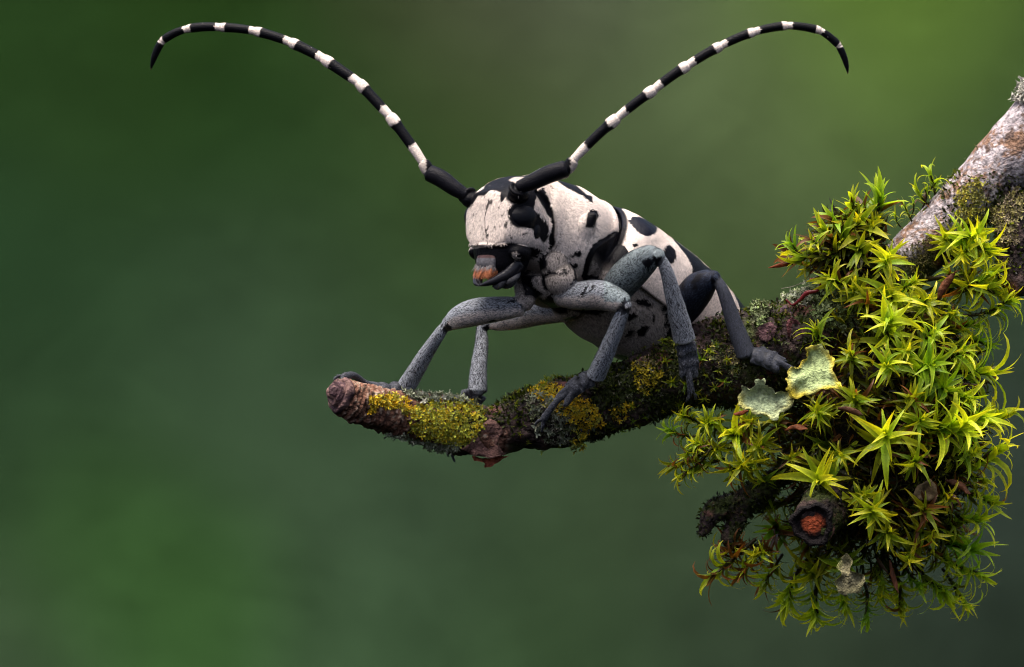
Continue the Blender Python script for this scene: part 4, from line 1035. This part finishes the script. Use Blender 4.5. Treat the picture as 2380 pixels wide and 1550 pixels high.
def build_moss():
    g = np.random.default_rng(21)
    # (x, y, size, brightness, brown, kind, (dir x, dir y(up))) in picture units
    big = [(2043,470,55,.95,.03,'fork',(.15,.9)),(1992,518,60,.75,.0,'fork',(-.1,.3)),(1938,516,46,1.,.05,'fork',(-.5,.7)),(1842,568,42,.9,.1,'fork',(-.8,.5)),(1863,606,52,.85,.2,'fork',(-.95,-.1)),(1887,556,42,.85,.2,'fork',(-.5,.6)),
      (2056,604,72,1.15,.0,'fork',(.25,.3)),(1983,672,55,.85,.0,'fork',(-.1,.1)),(1995,575,40,.5,.05,'fork',(-.2,.2)),(2073,690,78,1.15,.0,'fork',(.1,.25)),(1929,648,42,.7,.1,'fork',(-.5,.1)),(2118,660,60,1.0,.0,'fork',(.5,.4)),
      (2205,552,55,.75,.0,'fork',(-.4,-.1)),(2259,545,58,.9,.0,'fork',(.3,.1)),(2238,585,52,.85,.0,'fork',(-.2,-.3)),(2292,585,58,.95,.0,'fork',(.7,-.1)),(2205,640,58,.8,.15,'fork',(.0,.5)),(2298,632,70,1.0,.0,'fork',(.7,.5)),(2313,682,76,1.0,.05,'fork',(.95,-.2)),(2247,668,58,.65,.2,'fork',(.3,.0)),
      (2055,762,78,1.15,.0,'cush',(.1,.5)),(2163,778,78,1.05,.0,'cush',(.4,.5)),(2262,752,66,1.1,.0,'cush',(.9,.1)),(1902,778,46,.7,.05,'cush',(-.2,.7)),(2057,850,80,1.15,.0,'cush',(.0,.25)),(2165,850,80,.85,.0,'cush',(.25,.2)),(2290,868,88,1.2,.0,'cush',(.95,.15)),
      (2195,907,70,.75,.0,'cush',(.3,0)),(1898,962,80,1.3,.0,'cush',(-.1,.35)),(1703,1009,64,1.05,.03,'cush',(-.35,.0)),(1805,985,50,.6,.35,'cush',(-.1,.6)),(2057,1006,78,1.2,.0,'cush',(.0,.1)),(2141,976,74,1.15,.05,'cush',(.2,.1)),(2219,995,86,1.05,.0,'cush',(.6,0)),(2270,965,72,1.15,.0,'cush',(.8,.3)),(2306,1046,82,1.1,.05,'cush',(.9,.35)),
      (1919,898,52,.5,.85,'dead',(.1,.4)),(1775,1112,52,.8,.0,'cush',(-.2,.1)),(1901,1120,80,1.15,.0,'cush',(-.05,.1)),(2009,1147,60,.7,.0,'cush',(.1,0)),(1625,1030,60,1.0,.05,'cush',(-.6,.1)),(1560,1000,50,.9,.2,'cush',(-.9,.2)),(1570,1078,46,.65,.3,'dead',(-.85,-.5)),(2022,1182,80,1.05,.0,'cush',(.1,.1)),(1806,1222,56,.7,.55,'dead',(-.3,.1)),
      (1697,1282,58,.7,.75,'dead',(-.8,-.1)),(1668,1330,52,.75,.65,'dead',(-.7,-.6)),(1760,1288,60,.8,.2,'cush',(-.4,-.1)),(1836,1392,70,.9,.05,'cush',(-.4,-.8)),(1967,1405,72,1.0,.03,'cush',(-.1,-.95)),(2045,1375,62,.8,.05,'cush',(.1,-.9)),(2132,1352,64,.9,.05,'cush',(.4,-.8)),(2200,1375,62,1.1,.0,'cush',(.6,-.7)),(2252,1278,78,1.1,.0,'cush',(.85,-.1)),(2268,1212,62,1.0,.0,'cush',(.85,.3)),
      (2285,1112,54,.85,.2,'cush',(.8,-.5)),(2106,1290,62,.7,.05,'cush',(.1,-.3)),(2066,1236,62,.75,.0,'cush',(.1,-.2)),(2144,1180,56,.5,.5,'dead',(.3,0)),(2200,1150,60,.7,.1,'cush',(.5,-.2)),(2120,1075,60,.65,.05,'cush',(.2,-.1)),(1960,1060,60,.75,.05,'cush',(-.1,-.1)),(1840,1060,56,.6,.1,'cush',(-.2,-.1)),(1700,1090,56,.6,.1,'cush',(-.5,-.2)),(1640,1090,50,.6,.3,'cush',(-.7,-.3)),
      (1760,1040,56,.7,.05,'cush',(-.2,0)),(1990,920,56,.65,.1,'cush',(-.1,.2)),(2110,930,56,.6,.1,'cush',(.1,.2)),(1985,830,56,.6,.05,'cush',(-.2,.3)),(2110,820,60,.75,.0,'cush',(.1,.4)),(2230,820,66,.9,.0,'cush',(.7,.3)),(2240,930,66,.9,.0,'cush',(.7,0)),(2160,1240,60,.7,.1,'cush',(.4,-.2)),(2200,1310,62,.9,.0,'cush',(.6,-.4)),(1890,1330,60,.6,.1,'cush',(-.2,-.6)),(1780,1350,56,.7,.3,'cush',(-.4,-.6)),(1960,1310,60,.6,.1,'cush',(0,-.5)),(2020,690,60,.8,.05,'fork',(0,.2)),(2150,700,66,.9,.0,'fork',(.3,.3)),(2205,730,60,.8,.1,'cush',(.5,.2)),(2250,1050,60,.8,.05,'cush',(.7,-.1)),
      (1590,968,46,.85,.1,'cush',(-.6,.3)),(1640,985,52,.95,.05,'cush',(-.3,.2)),(1665,1050,54,.9,.05,'cush',(-.5,-.2)),(1600,1055,46,.8,.2,'cush',(-.8,-.2)),(1745,985,50,.85,.05,'cush',(-.1,.2)),(1725,1075,52,.75,.05,'cush',(-.4,-.3)),(1590,1100,44,.75,.3,'cush',(-.7,-.7)),
      (2275,1330,64,1.15,.0,'cush',(.8,-.5)),(2240,1400,54,1.1,.0,'cush',(.5,-.8)),(2318,960,62,1.15,.0,'cush',(.95,.2)),(2335,700,50,.95,.05,'fork',(.9,.3)),(2290,800,66,1.0,.0,'cush',(.9,-.1)),(2300,1170,56,.95,.1,'cush',(.9,-.2)),(1900,1425,56,.9,.05,'cush',(-.2,-.9)),(2010,1430,54,.9,.05,'cush',(.1,-.95)),(2090,1405,52,.85,.1,'cush',(.2,-.9)),(1730,1330,50,.8,.35,'cush',(-.5,-.6)),(2340,645,46,.9,.05,'fork',(.9,.1))]
    for (x, y, s, br, bn, kind, dd) in big:
        if kind == 'fork':
            Y = -.30 - .25 * g.random() if x < 2190 else -.15 - .2 * g.random()
            if y < 540 and x < 2060: Y = -.1 - .15 * g.random()
        else: Y = cush_y(x, y) - .05 * g.random()
        if kind != 'fork' and x < 1765: Y = -.40 - .15 * g.random() if y < 1110 else -.15 - .2 * g.random()
        if x > 2215 or y > 1250: br *= 1.2  # brighter leaf colour stands in for light through the right and lower fringe
        side = math.hypot(*dd); fy = -math.sqrt(max(0.05, 1 - min(side, .98) ** 2))
        d = np.array([dd[0], fy, dd[1]])
        lab, grp = naming(x, y, s, br, bn, kind)
        ov = kind == 'fork' and x < 2050 and y < 640
        shoot(P(x, y, Y), d, s * K * (1.38 if ov else 1.2), br * 1.32, bn, True, lab, grp, nleaf=19 if ov else 38, g=g, ovate=ov, stem=1.0 if ov else 1.5)
    for (x, y, s, dd, br, bn) in [(2010,480,46,(-.1,.8),.85,.1),(1965,500,44,(-.3,.8),.9,.1),(1915,535,44,(-.5,.7),.8,.15),(1960,560,46,(-.2,.3),.6,.1),(1920,590,46,(-.5,.1),.7,.1),(1850,590,40,(-.9,.2),.8,.3),(1880,620,44,(-.8,-.4),.7,.2),(2020,540,44,(.3,.5),.6,.05),(1960,620,46,(-.3,-.1),.6,.05),(2035,510,44,(.6,.5),.8,.05),(1900,575,40,(-.6,.5),.6,.3),(1985,470,40,(-.3,.9),.9,.1)]:
        lab, grp = naming(x, y, s, br, bn, 'fork')
        shoot(P(x, y, -.05 - .25 * g.random()), np.array([dd[0], -.5, dd[1]]), s * K * 1.3, br * 1.32, bn, True, lab, grp, nleaf=16, g=g, ovate=True, stem=1.0)
    # limb and fork small ones
    for (x, y, s, dd) in [(2163,408,30,(-.2,.95)),(2176,425,26,(.5,.8)),(2136,446,28,(-.6,.6)),(2150,440,24,(.1,.8)),(2103,480,26,(-.4,.8)),(2122,470,20,(.1,.8)),(2082,500,20,(-.4,.7)),(2330,615,20,(.6,.2)),(2350,520,14,(.9,.2)),(2222,500,14,(0,.2))]:
        h, hn = hit(x, y + s * .6); Y = h[1] - .02 if h is not None else .1
        shoot(P(x, y, Y), np.array([dd[0], -.5, dd[1]]), s * K * 1.4, 1.25, .05, s > 24, LAB['limb'][0], LAB['limb'][1], nleaf=14, g=g)
    # rosettes on the twig
    for (x, y, s, br) in [(1547,797,19,.7),(1646,803,27,1.),(1637,838,26,.9),(1544,844,21,.55),(1595,890,32,.6),(1565,888,24,.5),(1620,905,26,.55),(1685,880,26,.7),(1672,862,16,.6),(1259,878,22,.6),(1282,870,18,.55),(1319,862,14,.5),(1367,822,13,.8),(1445,995,18,.9),(1466,943,15,.7),(1262,1046,11,.9),(1257,905,16,.7),(1146,955,13,.7),(1160,960,11,.6),(1201,941,13,.8),(1190,930,10,.6),(1212,1008,12,.5),(1230,1025,10,.6),(1330,870,12,.5),(1300,872,12,.5),
                          (1655,820,14,.8),(1520,800,10,.6),(1710,860,12,.6),(1480,985,12,.6),(1400,845,10,.6),(1640,870,15,.6),(1580,830,12,.5),(1700,900,14,.6),(1530,905,12,.5),
                          (1245,885,17,.8),(1270,868,17,.7),(1292,862,15,.65),(1312,852,16,.7),(1340,850,14,.7),(1372,838,14,.8),(1395,828,14,.7),(1180,925,12,.7),(1210,905,14,.7),(1228,893,14,.7),(1500,795,14,.7),(1570,800,16,.7),(1610,790,14,.7),(1690,835,18,.8),(1670,800,16,.8),(1470,975,15,.8),(1420,1000,14,.8),(1500,965,14,.6),(1540,950,16,.6),(1300,1030,12,.7),(1575,940,20,.6),(1640,920,22,.7),(1660,900,18,.7)]:
        h, hn = hit(x, y)
        if h is None:
            for dy in (6, 12, 20, -8, -16, -24):
                h, hn = hit(x, y + dy)
                if h is not None: break
        if h is None: continue
        d = nrm(nrm(hn) + np.array([0, -.5, .1]))
        tip = h + d * s * K * .55
        shoot(tip, d, s * K, br, .03, False, LAB['twig'][0], LAB['twig'][1], nleaf=15, stem=.7, g=g)
    # far side and gaps of the cushion, leaf colour darkened as painted shade
    k = 0
    while k < 120:
        a = g.uniform(0, 2 * math.pi); r = math.sqrt(g.random()) * 1.0
        x = CUS[0] + CUS[3] * r * math.cos(a) * .95; y = CUS[1] + CUS[4] * r * math.sin(a) * .95
        if x < 1760 and y < 940: continue
        if x < 1720 and y > 1080: continue
        if y < 720 and x < 1960: continue
        back = g.random() < .45
        Y = cush_y(x, y, -1 if back else 1)
        if not back: Y += .22 + .25 * g.random()
        d = cush_n(x, y, Y) + g.normal(0, .25, 3)
        br_ = g.uniform(.2, .6); sz_ = g.uniform(48, 70); lab, grp = LAB['back'] if back else naming(x, y, sz_, br_, .12, 'cush')
        shoot(P(x, y, Y), d, sz_ * K * 1.05, br_, .12, False, lab, grp, nleaf=24, g=g)
        k += 1
build_moss()
def build_mats():
    g = np.random.default_rng(33)
    # dead brown stems and leaves that fill the cushion
    b_v = []; b_f = []; b_c = []; n0 = 0
    m = 5200
    dirs = nrm(g.normal(0, 1, (m, 3))); rad = g.uniform(.45, .86, m)
    cen = P(CUS[0], CUS[1], CUS[2]); ax = np.array([CUS[3] * K, CUS[5], CUS[4] * K])
    pos = cen + dirs * rad[:, None] * ax
    pp = proj(pos)
    m2 = 1300; e2 = nrm(g.normal(0, 1, (m2, 3))); c2 = P(1975, 585, .0)
    pos = np.vstack([pos, c2 + e2 * g.uniform(.3, 1., (m2, 1)) * np.array([.36, .25, .40])]); dirs = np.vstack([dirs, e2])
    pp = np.vstack([pp, proj(pos[m:])])
    late = np.arange(len(pos)) >= m
    keep = late | (~((pp[:, 0] < 1790) & (pp[:, 1] < 960)) & ~((pp[:, 0] < 1700) & (pp[:, 1] > 1100)))
    for i in np.nonzero(keep)[0]:
        d = nrm(dirs[i] + g.normal(0, .8, 3)); s_, u_, d_ = basis(d, g.uniform(0, 6.28))
        vi = g.integers(0, 8); ln = g.uniform(.12, .28)
        M3 = np.stack([d_, s_, u_], 1) * ln
        lv, lf, lt = LEAF[vi]
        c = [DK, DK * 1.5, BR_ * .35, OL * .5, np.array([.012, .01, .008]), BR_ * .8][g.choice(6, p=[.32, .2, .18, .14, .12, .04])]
        b_v.append(lv @ M3.T + pos[i]); b_f.append(lf + n0); n0 += len(lv); b_c.append(np.broadcast_to(c, lv.shape))
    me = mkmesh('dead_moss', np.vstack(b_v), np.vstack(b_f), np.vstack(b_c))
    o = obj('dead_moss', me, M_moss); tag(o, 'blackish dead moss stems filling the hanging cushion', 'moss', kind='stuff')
    # solid peaty heart of the cushion
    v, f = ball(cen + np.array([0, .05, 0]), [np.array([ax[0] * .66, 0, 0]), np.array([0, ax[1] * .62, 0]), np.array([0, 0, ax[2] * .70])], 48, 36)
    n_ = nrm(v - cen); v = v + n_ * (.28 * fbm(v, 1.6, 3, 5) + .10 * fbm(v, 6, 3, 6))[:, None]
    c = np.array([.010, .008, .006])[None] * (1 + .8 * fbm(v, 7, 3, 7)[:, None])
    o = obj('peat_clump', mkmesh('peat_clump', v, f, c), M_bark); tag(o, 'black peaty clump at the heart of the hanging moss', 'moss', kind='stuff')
    # short dark moss felt over the twig
    T = tris(branch_me); v = vco(branch_me); no = vno(branch_me); px = proj(v)
    den = (smooth(1160, 1200, px[:, 0]) * smooth(2080, 2020, px[:, 0]) * smooth(.12, -.1, no[:, 1] * .5) * (.15 + smooth(-.05, .3, fbm(v, 3.3, 3, 33))) * (px[:, 1] < 1020)) + .25 * (px[:, 1] > 900) * (px[:, 0] > 1600) * (np.hypot(px[:, 0] - 1889, px[:, 1] - 1218) > 75)
    den += .35 * smooth(1120, 1150, px[:, 0]) * smooth(1240, 1215, px[:, 0]) * smooth(1010, 985, px[:, 1])
    den += .3 * (px[:, 0] > 2190) * (px[:, 1] > 400) * (px[:, 1] < 640)
    a, bb, cc = v[T[:, 0]], v[T[:, 1]], v[T[:, 2]]
    ar = np.linalg.norm(np.cross(bb - a, cc - a), axis=1) * den[T].mean(1); m = 15000
    pk = g.choice(len(T), m, p=ar / ar.sum()); wt = g.dirichlet((1, 1, 1), m)
    p = (v[T[pk]] * wt[..., None]).sum(1); n = nrm(no[T[pk][:, 0]])
    d = nrm(n + g.normal(0, .7, (m, 3))); sd = nrm(np.cross(d, g.normal(0, 1, (m, 3)))); ln = g.uniform(.02, .065, (m, 1)); wd = ln * .24
    up = np.cross(sd, d)
    V = np.stack([p - sd * wd * .4, p + sd * wd * .4, p + d * ln * .5 + sd * wd, p + d * ln + up * ln * .3, p + d * ln * .5 - sd * wd], 1).reshape(-1, 3)
    F = np.array([(0, 1, 2, 4), (4, 2, 3, 3)])
    fs = []
    q = np.arange(m)[:, None] * 5
    F1 = q + np.array([[0, 1, 2]]); F2 = q + np.array([[0, 2, 4]]); F3 = q + np.array([[4, 2, 3]])
    pal = np.array([[.02, .03, .006], [.05, .075, .012], [.012, .012, .008], [.09, .12, .02], [.10, .10, .06]])
    c = pal[g.choice(5, m, p=[.36, .22, .28, .08, .06])] * g.uniform(.6, 1.4, (m, 1))
    me = mkmesh('moss_felt', V, np.vstack([F1, F2, F3]), np.repeat(c, 5, 0), False)
    o = obj('moss_felt', me, M_moss); tag(o, 'dark short moss felt covering the middle of the twig', 'moss', kind='stuff')
build_mats()
# ------------------------------------------------------------------ lichens
def lobes(pts, nrmls, size, pal, g, cup=.35, pw=None):
    """many small branching lobed flakes"""
    m = len(pts); k = 13
    V = []; C = []
    th = np.linspace(0, 2 * np.pi, k, endpoint=False)
    s_all = size * g.uniform(.55, 1.35, m)
    n = nrm(nrmls + g.normal(0, .38, (m, 3)))
    a = nrm(np.cross(n, g.normal(0, 1, (m, 3)))); b = np.cross(n, a)
    nl = g.integers(3, 6, m)
    r = (.62 + .38 * np.cos(th[None] * nl[:, None] + g.uniform(0, 6.28, (m, 1)))) * g.uniform(.65, 1.2, (m, k))
    r = r * s_all[:, None]
    ring = pts[:, None] + a[:, None] * (np.cos(th)[None] * r)[..., None] + b[:, None] * (np.sin(th)[None] * r)[..., None] + n[:, None] * ((cup * r * g.uniform(.2, 1.6, (m, k))) + .012)[..., None]
    mid = pts + n * .008
    V = np.concatenate([mid[:, None], ring], 1).reshape(-1, 3)
    q = np.arange(m)[:, None, None] * (k + 1)
    j = np.arange(k)
    F = (q + np.stack([np.zeros(k, int), 1 + j, 1 + (j + 1) % k], 1)[None]).reshape(-1, 3)
    pal = np.asarray(pal); c = pal[g.choice(len(pal), m, p=pw)] * g.uniform(.7, 1.25, (m, 1))
    cc = np.repeat(c[:, None], k + 1, 1); cc[:, 0] *= .55; cc[:, 1:] *= g.uniform(.85, 1.2, (m, k, 1))
    return V, F, cc.reshape(-1, 3)
def patch(label, pg, count, size, pal, pw=None, cup=.6, z=None, seed=0, name='lichen', raise_=.0):
    g = np.random.default_rng(400 + seed)
    pg = np.asarray(pg, float) if z is None else poly(z, pg)
    lo, hi = pg.min(0), pg.max(0); P_, N_ = [], []; tries = 0
    while len(P_) < count and tries < count * 6:
        tries += 1
        q = lo + (hi - lo) * g.random(2)
        s_ = sdpoly(q[None], pg)[0] + 6 * vnoise(np.array([[q[0] * .07, q[1] * .07, seed]]))[0]
        if s_ > 0: continue
        h, hn = hit(*q)
        if h is None: continue
        if hn[1] > 0: hn = -hn
        P_.append(h + hn * raise_ * g.random()); N_.append(hn)
    if not P_: return
    V, F, C_ = lobes(np.array(P_), np.array(N_), size, pal, g, cup, pw)
    o = obj(name, mkmesh(name, V, F, C_, True), M_lichen); tag(o, label, 'lichen', kind='stuff' if seed in (13, 15, 19, 20) else None); return o
YEL = [(.64, .45, .02), (.54, .48, .03), (.42, .45, .05), (.34, .38, .10)]
GLD = [(.70, .43, .012), (.70, .50, .02), (.48, .44, .06)]
GRY = [(.30, .33, .24), (.22, .25, .16), (.38, .38, .30), (.14, .16, .08)]
GRN = [(.20, .27, .10), (.14, .19, .06), (.28, .33, .17), (.07, .09, .03)]
TAN = [(.34, .30, .12), (.30, .24, .16), (.40, .36, .10), (.16, .13, .07)]
DGR = [(.10, .12, .05), (.16, .17, .09), (.22, .21, .15), (.05, .05, .03)]
def build_lichens():
    patch('broad crust of yellow-green leafy lichen wrapping the twig near its tip', [(830,1010),(900,985),(1000,960),(1150,950),(1250,960),(1370,1010),(1390,1120),(1330,1230),(1260,1330),(1150,1350),(1000,1310),(880,1280),(760,1230),(760,1120),(800,1060)], 1000, .033, YEL, [.22,.3,.3,.18], z=zC, seed=1)
    patch('golden lichen strip behind the bud at the twig tip', [(410,930),(520,930),(640,920),(720,970),(780,1020),(790,1100),(720,1080),(660,1040),(560,1030),(470,1010),(420,1060)], 240, .031, GLD, z=zC, seed=2)
    patch('pale grey-green lichen fringe along the top of the twig', [(690,900),(800,880),(900,910),(1080,925),(1240,945),(1370,1000),(1200,1000),(1000,975),(860,985),(720,945)], 190, .036, GRY, z=zC, seed=3, raise_=.04)
    patch('grey-green lichen fringe under the yellow crust', [(560,1240),(700,1250),(860,1290),(1000,1310),(1180,1340),(1150,1370),(1000,1385),(800,1330),(640,1300)], 150, .034, GRY, z=zC, seed=4, raise_=.03)
    patch('golden lichen clump beneath the front foot of the beetle', [(30,870),(150,840),(260,850),(330,900),(450,920),(520,1000),(620,1130),(560,1200),(470,1230),(380,1180),(260,1100),(150,1010),(60,920)], 520, .031, GLD, z=zD, seed=5)
    patch('grey-green lichen crust around the front foot', [(10,950),(120,900),(300,1040),(420,1200),(360,1300),(200,1290),(100,1230),(40,1100)], 260, .036, DGR + GRY[:2], z=zD, seed=6, raise_=.02)
    patch('small yellow lichen tuft hanging below the front foot', [(330,1250),(440,1180),(490,1290),(440,1340),(350,1330)], 70, .034, YEL, z=zD, seed=7, raise_=.06)
    patch('yellow branching lichen rosette below the belly', [(820,700),(950,680),(1060,760),(1060,890),(930,920),(850,860)], 120, .034, [(.58,.44,.02),(.50,.42,.03)], z=zD, seed=8)
    patch('yellow lichen flecks on the underside of the twig', [(640,1050),(770,980),(830,1010),(760,1110),(680,1140)], 60, .032, GLD, z=zD, seed=9)
    patch('greenish crust lichen on the twig below the hind leg', [(1380,590),(1500,520),(1650,560),(1700,700),(1640,780),(1480,700)], 120, .030, TAN + GRN[:1], z=zD, seed=10)
    patch('brownish crust lichen between the middle and hind foot', [(820,660),(1000,640),(1050,700),(900,720)], 40, .028, TAN, z=zD, seed=11)
    patch('mossy green leaf lichen beside the dark bark', [(480,1080),(560,1040),(700,1060),(880,1150),(860,1300),(740,1400),(600,1400),(470,1300)], 420, .042, GRN, z=zG, seed=12, raise_=.05)
    patch('green crust knob on top of the twig behind the beetle', [(10,1230),(80,1180),(140,1230),(130,1350),(60,1380),(10,1320)], 130, .036, GRN + DGR[:2], z=zG, seed=13, raise_=.05)
    patch('pale green lichen flakes on the twig crest', [(240,1170),(380,1070),(480,1090),(470,1180),(330,1230)], 110, .036, GRN[2:3] + GRY[:3], z=zG, seed=14, raise_=.06)
    patch('yellow-green crumbs of lichen on the shaded face of the limb', [(1580,380),(1680,250),(1780,220),(1850,420),(1860,520),(1720,620),(1620,560)], 230, .032, [(.42,.40,.08),(.5,.42,.05),(.36,.34,.16)], z=zG, seed=15)
    patch('tan crust lichen running down the side stub', [(1840,480),(1960,420),(2090,260),(2110,420),(2060,600),(2060,740),(1960,700),(1900,560)], 330, .036, TAN, z=zG, seed=16, raise_=.02)
    patch('olive crumbs of lichen on the lower limb', [(1160,800),(1400,650),(1480,760),(1440,900),(1360,980),(1200,900)], 220, .020, [(.22,.2,.05),(.16,.14,.05),(.08,.07,.03)], z=zG, seed=17)
    patch('grey crusty lichen rim where the limb leaves the frame', [(2335,215),(2365,170),(2395,140),(2410,240),(2350,236)], 120, .045, [(.45,.43,.38),(.34,.33,.29),(.52,.50,.44)], seed=18, raise_=.05)
    patch('green lichen edging along the upper side of the limb', [(2062,520),(2100,470),(2140,440),(2200,395),(2260,330),(2330,240),(2345,250),(2270,345),(2205,412),(2150,460),(2110,490),(2070,540)], 330, .028, GRN + TAN[:1], seed=19, raise_=.02)
    patch('dark olive crust along the mossy middle of the twig', [(1240,890),(1340,860),(1460,850),(1560,820),(1740,770),(1840,800),(1740,900),(1560,930),(1420,970),(1260,1000)], 520, .024, DGR, [.4,.2,.1,.3], seed=20)
    # two big leafy lichens
    o = sheet(poly(zH, [(100,790),(112,750),(132,660),(180,682),(222,692),(228,632),(268,612),(308,620),(300,672),(330,648),(368,700),(400,742),(450,700),(500,722),(540,770),(520,830),(430,860),(400,940),(340,905),(230,885),(180,852),(110,832)]), -.78, (.34, .41, .24), 'leafy_lichen', M_lichen, None, ruffle=.10, thick=.03, edge=(.55, .52, .16), rings_=8, curl=.05, lean=.15, seed=1)
    tag(o, 'pale green leafy lichen lobe with three blunt teeth', 'lichen')
    o = sheet(poly(zH, [(460,690),(478,620),(490,560),(508,508),(550,498),(575,540),(600,478),(640,440),(650,402),(622,380),(668,348),(740,362),(790,388),(820,430),(852,470),(840,540),(852,600),(900,640),(912,690),(820,702),(740,702),(640,742),(560,772),(500,742)]), -.86, (.33, .41, .18), 'leafy_lichen', M_lichen, None, ruffle=.11, thick=.03, edge=(.66, .52, .04), rings_=8, curl=.06, lean=.2, seed=2)
    tag(o, 'larger green leafy lichen with yellow curled rim above the moss cushion', 'lichen')
build_lichens()
def build_debris():
    g = np.random.default_rng(77)
    def husk(label, pts, y0, w_, colr, name='bud_scale'):
        w_ *= .8; y0 = y0 + .06
        q = [P(a, b, y0 - .02 * i) for i, (a, b) in enumerate(pts)]
        v, f, _ = tube(q, [(w_ * .2, w_ * .15), (w_ * .5, w_ * .3), (w_ * .45, w_ * .25), (w_ * .06, w_ * .05)], 18, 14, ref=(0, -1, .2))
        v = v + (.05 * fbm(v, 9, 3, 15))[:, None] * np.array([.5, 1, .5])
        c = np.asarray(colr)[None] * np.clip(.7 + 1.1 * fbm(v, 8, 3, 12), .1, 2)[:, None]
        o = obj(name, mkmesh(name, v, f, c), M_dead); tag(o, label, 'bud scale' if name == 'bud_scale' else 'debris')
    husk('shiny brown bud scale standing among moss beside the limb', [zG(1460, 1160), zG(1490, 1080), zG(1540, 1010), zG(1590, 950)], -.55, .10, (.13, .045, .018))
    husk('brown hollow husk lying across the moss cushion', [zH(880, 840), zH(950, 850), zH(1020, 870), zH(1080, 890)], -.98, .09, (.11, .045, .02))
    husk('orange-tipped bud scale poking out left of the fork moss', [zG(420, 850), zG(330, 870), zG(230, 893), zG(140, 915)], -.30, .065, (.26, .06, .02))
    husk('reddish husk under the toothed lichen lobe', [zH(180, 860), zH(140, 872), zH(100, 880), zH(60, 885)], -.72, .05, (.24, .06, .02))
    husk('orange bark chip tucked beneath the brightest moss star', [zH(470, 1010), zH(520, 990), zH(580, 990), zH(640, 1000)], -.88, .06, (.28, .085, .025))
    husk('brown pointed scale low in the cushion', [zI(1900, 260), zI(1960, 290), zI(2010, 320), zI(2050, 350)], -.5, .09, (.10, .04, .02))
    husk('thin brown scale hanging at the cushion bottom', [zI(1550, 760), zI(1560, 830), zI(1580, 900), zI(1610, 960)], -.45, .06, (.09, .03, .012))
    o = sheet(poly(zI, [(1690,370),(1720,300),(1800,255),(1840,300),(1850,370),(1800,395),(1740,390)]), -.62, (.12, .085, .045), 'leaf_scrap', M_dead, None, ruffle=.16, thick=.012, curl=.01); tag(o, 'crumpled tan leaf scrap in the lower moss', 'leaf scrap')
    o = sheet(poly(zI, [(1230,740),(1280,720),(1310,780),(1290,820),(1390,850),(1395,890),(1360,970),(1300,960),(1260,980),(1200,910),(1240,850),(1220,800)]), -.80, (.20, .18, .10), 'lichen_scrap', M_lichen, None, ruffle=.12, thick=.02, curl=.1, edge=(.30, .32, .08)); tag(o, 'ragged cream lichen scrap at the bottom of the cushion', 'lichen')
    # red curled seta
    q = [zG(280, 1160), zG(330, 1200), zG(390, 1160), zG(440, 1110), zG(520, 1090), zG(545, 1040), zG(500, 1000), zG(470, 1010)]
    v, f, _ = tube([P(a, b, -.40 - .02 * i) for i, (a, b) in enumerate(q)], [.010, .012, .020, .024, .016, .011, .010, .018], 50, 10)
    o = obj('capsule_stalk', mkmesh('capsule_stalk', v, f, np.array([.085, .009, .010])[None] * (1 + .4 * fbm(v, 12, 2, 3)[:, None])), M_gloss); tag(o, 'dark red curled moss stalk rising from the twig', 'stalk')
    q = [zG(560, 960), zG(450, 1010), zG(340, 1055), zG(245, 1075)]
    v, f, _ = tube([P(a, b, -.40) for a, b in q], [.005, .004, .004, .003], 24, 5)
    o = obj('fibre', mkmesh('fibre', v, f, np.broadcast_to(np.array([.2, .18, .15]), v.shape)), M_dead); tag(o, 'fine grey fibre trailing left from the red stalk', 'fibre')
build_debris()
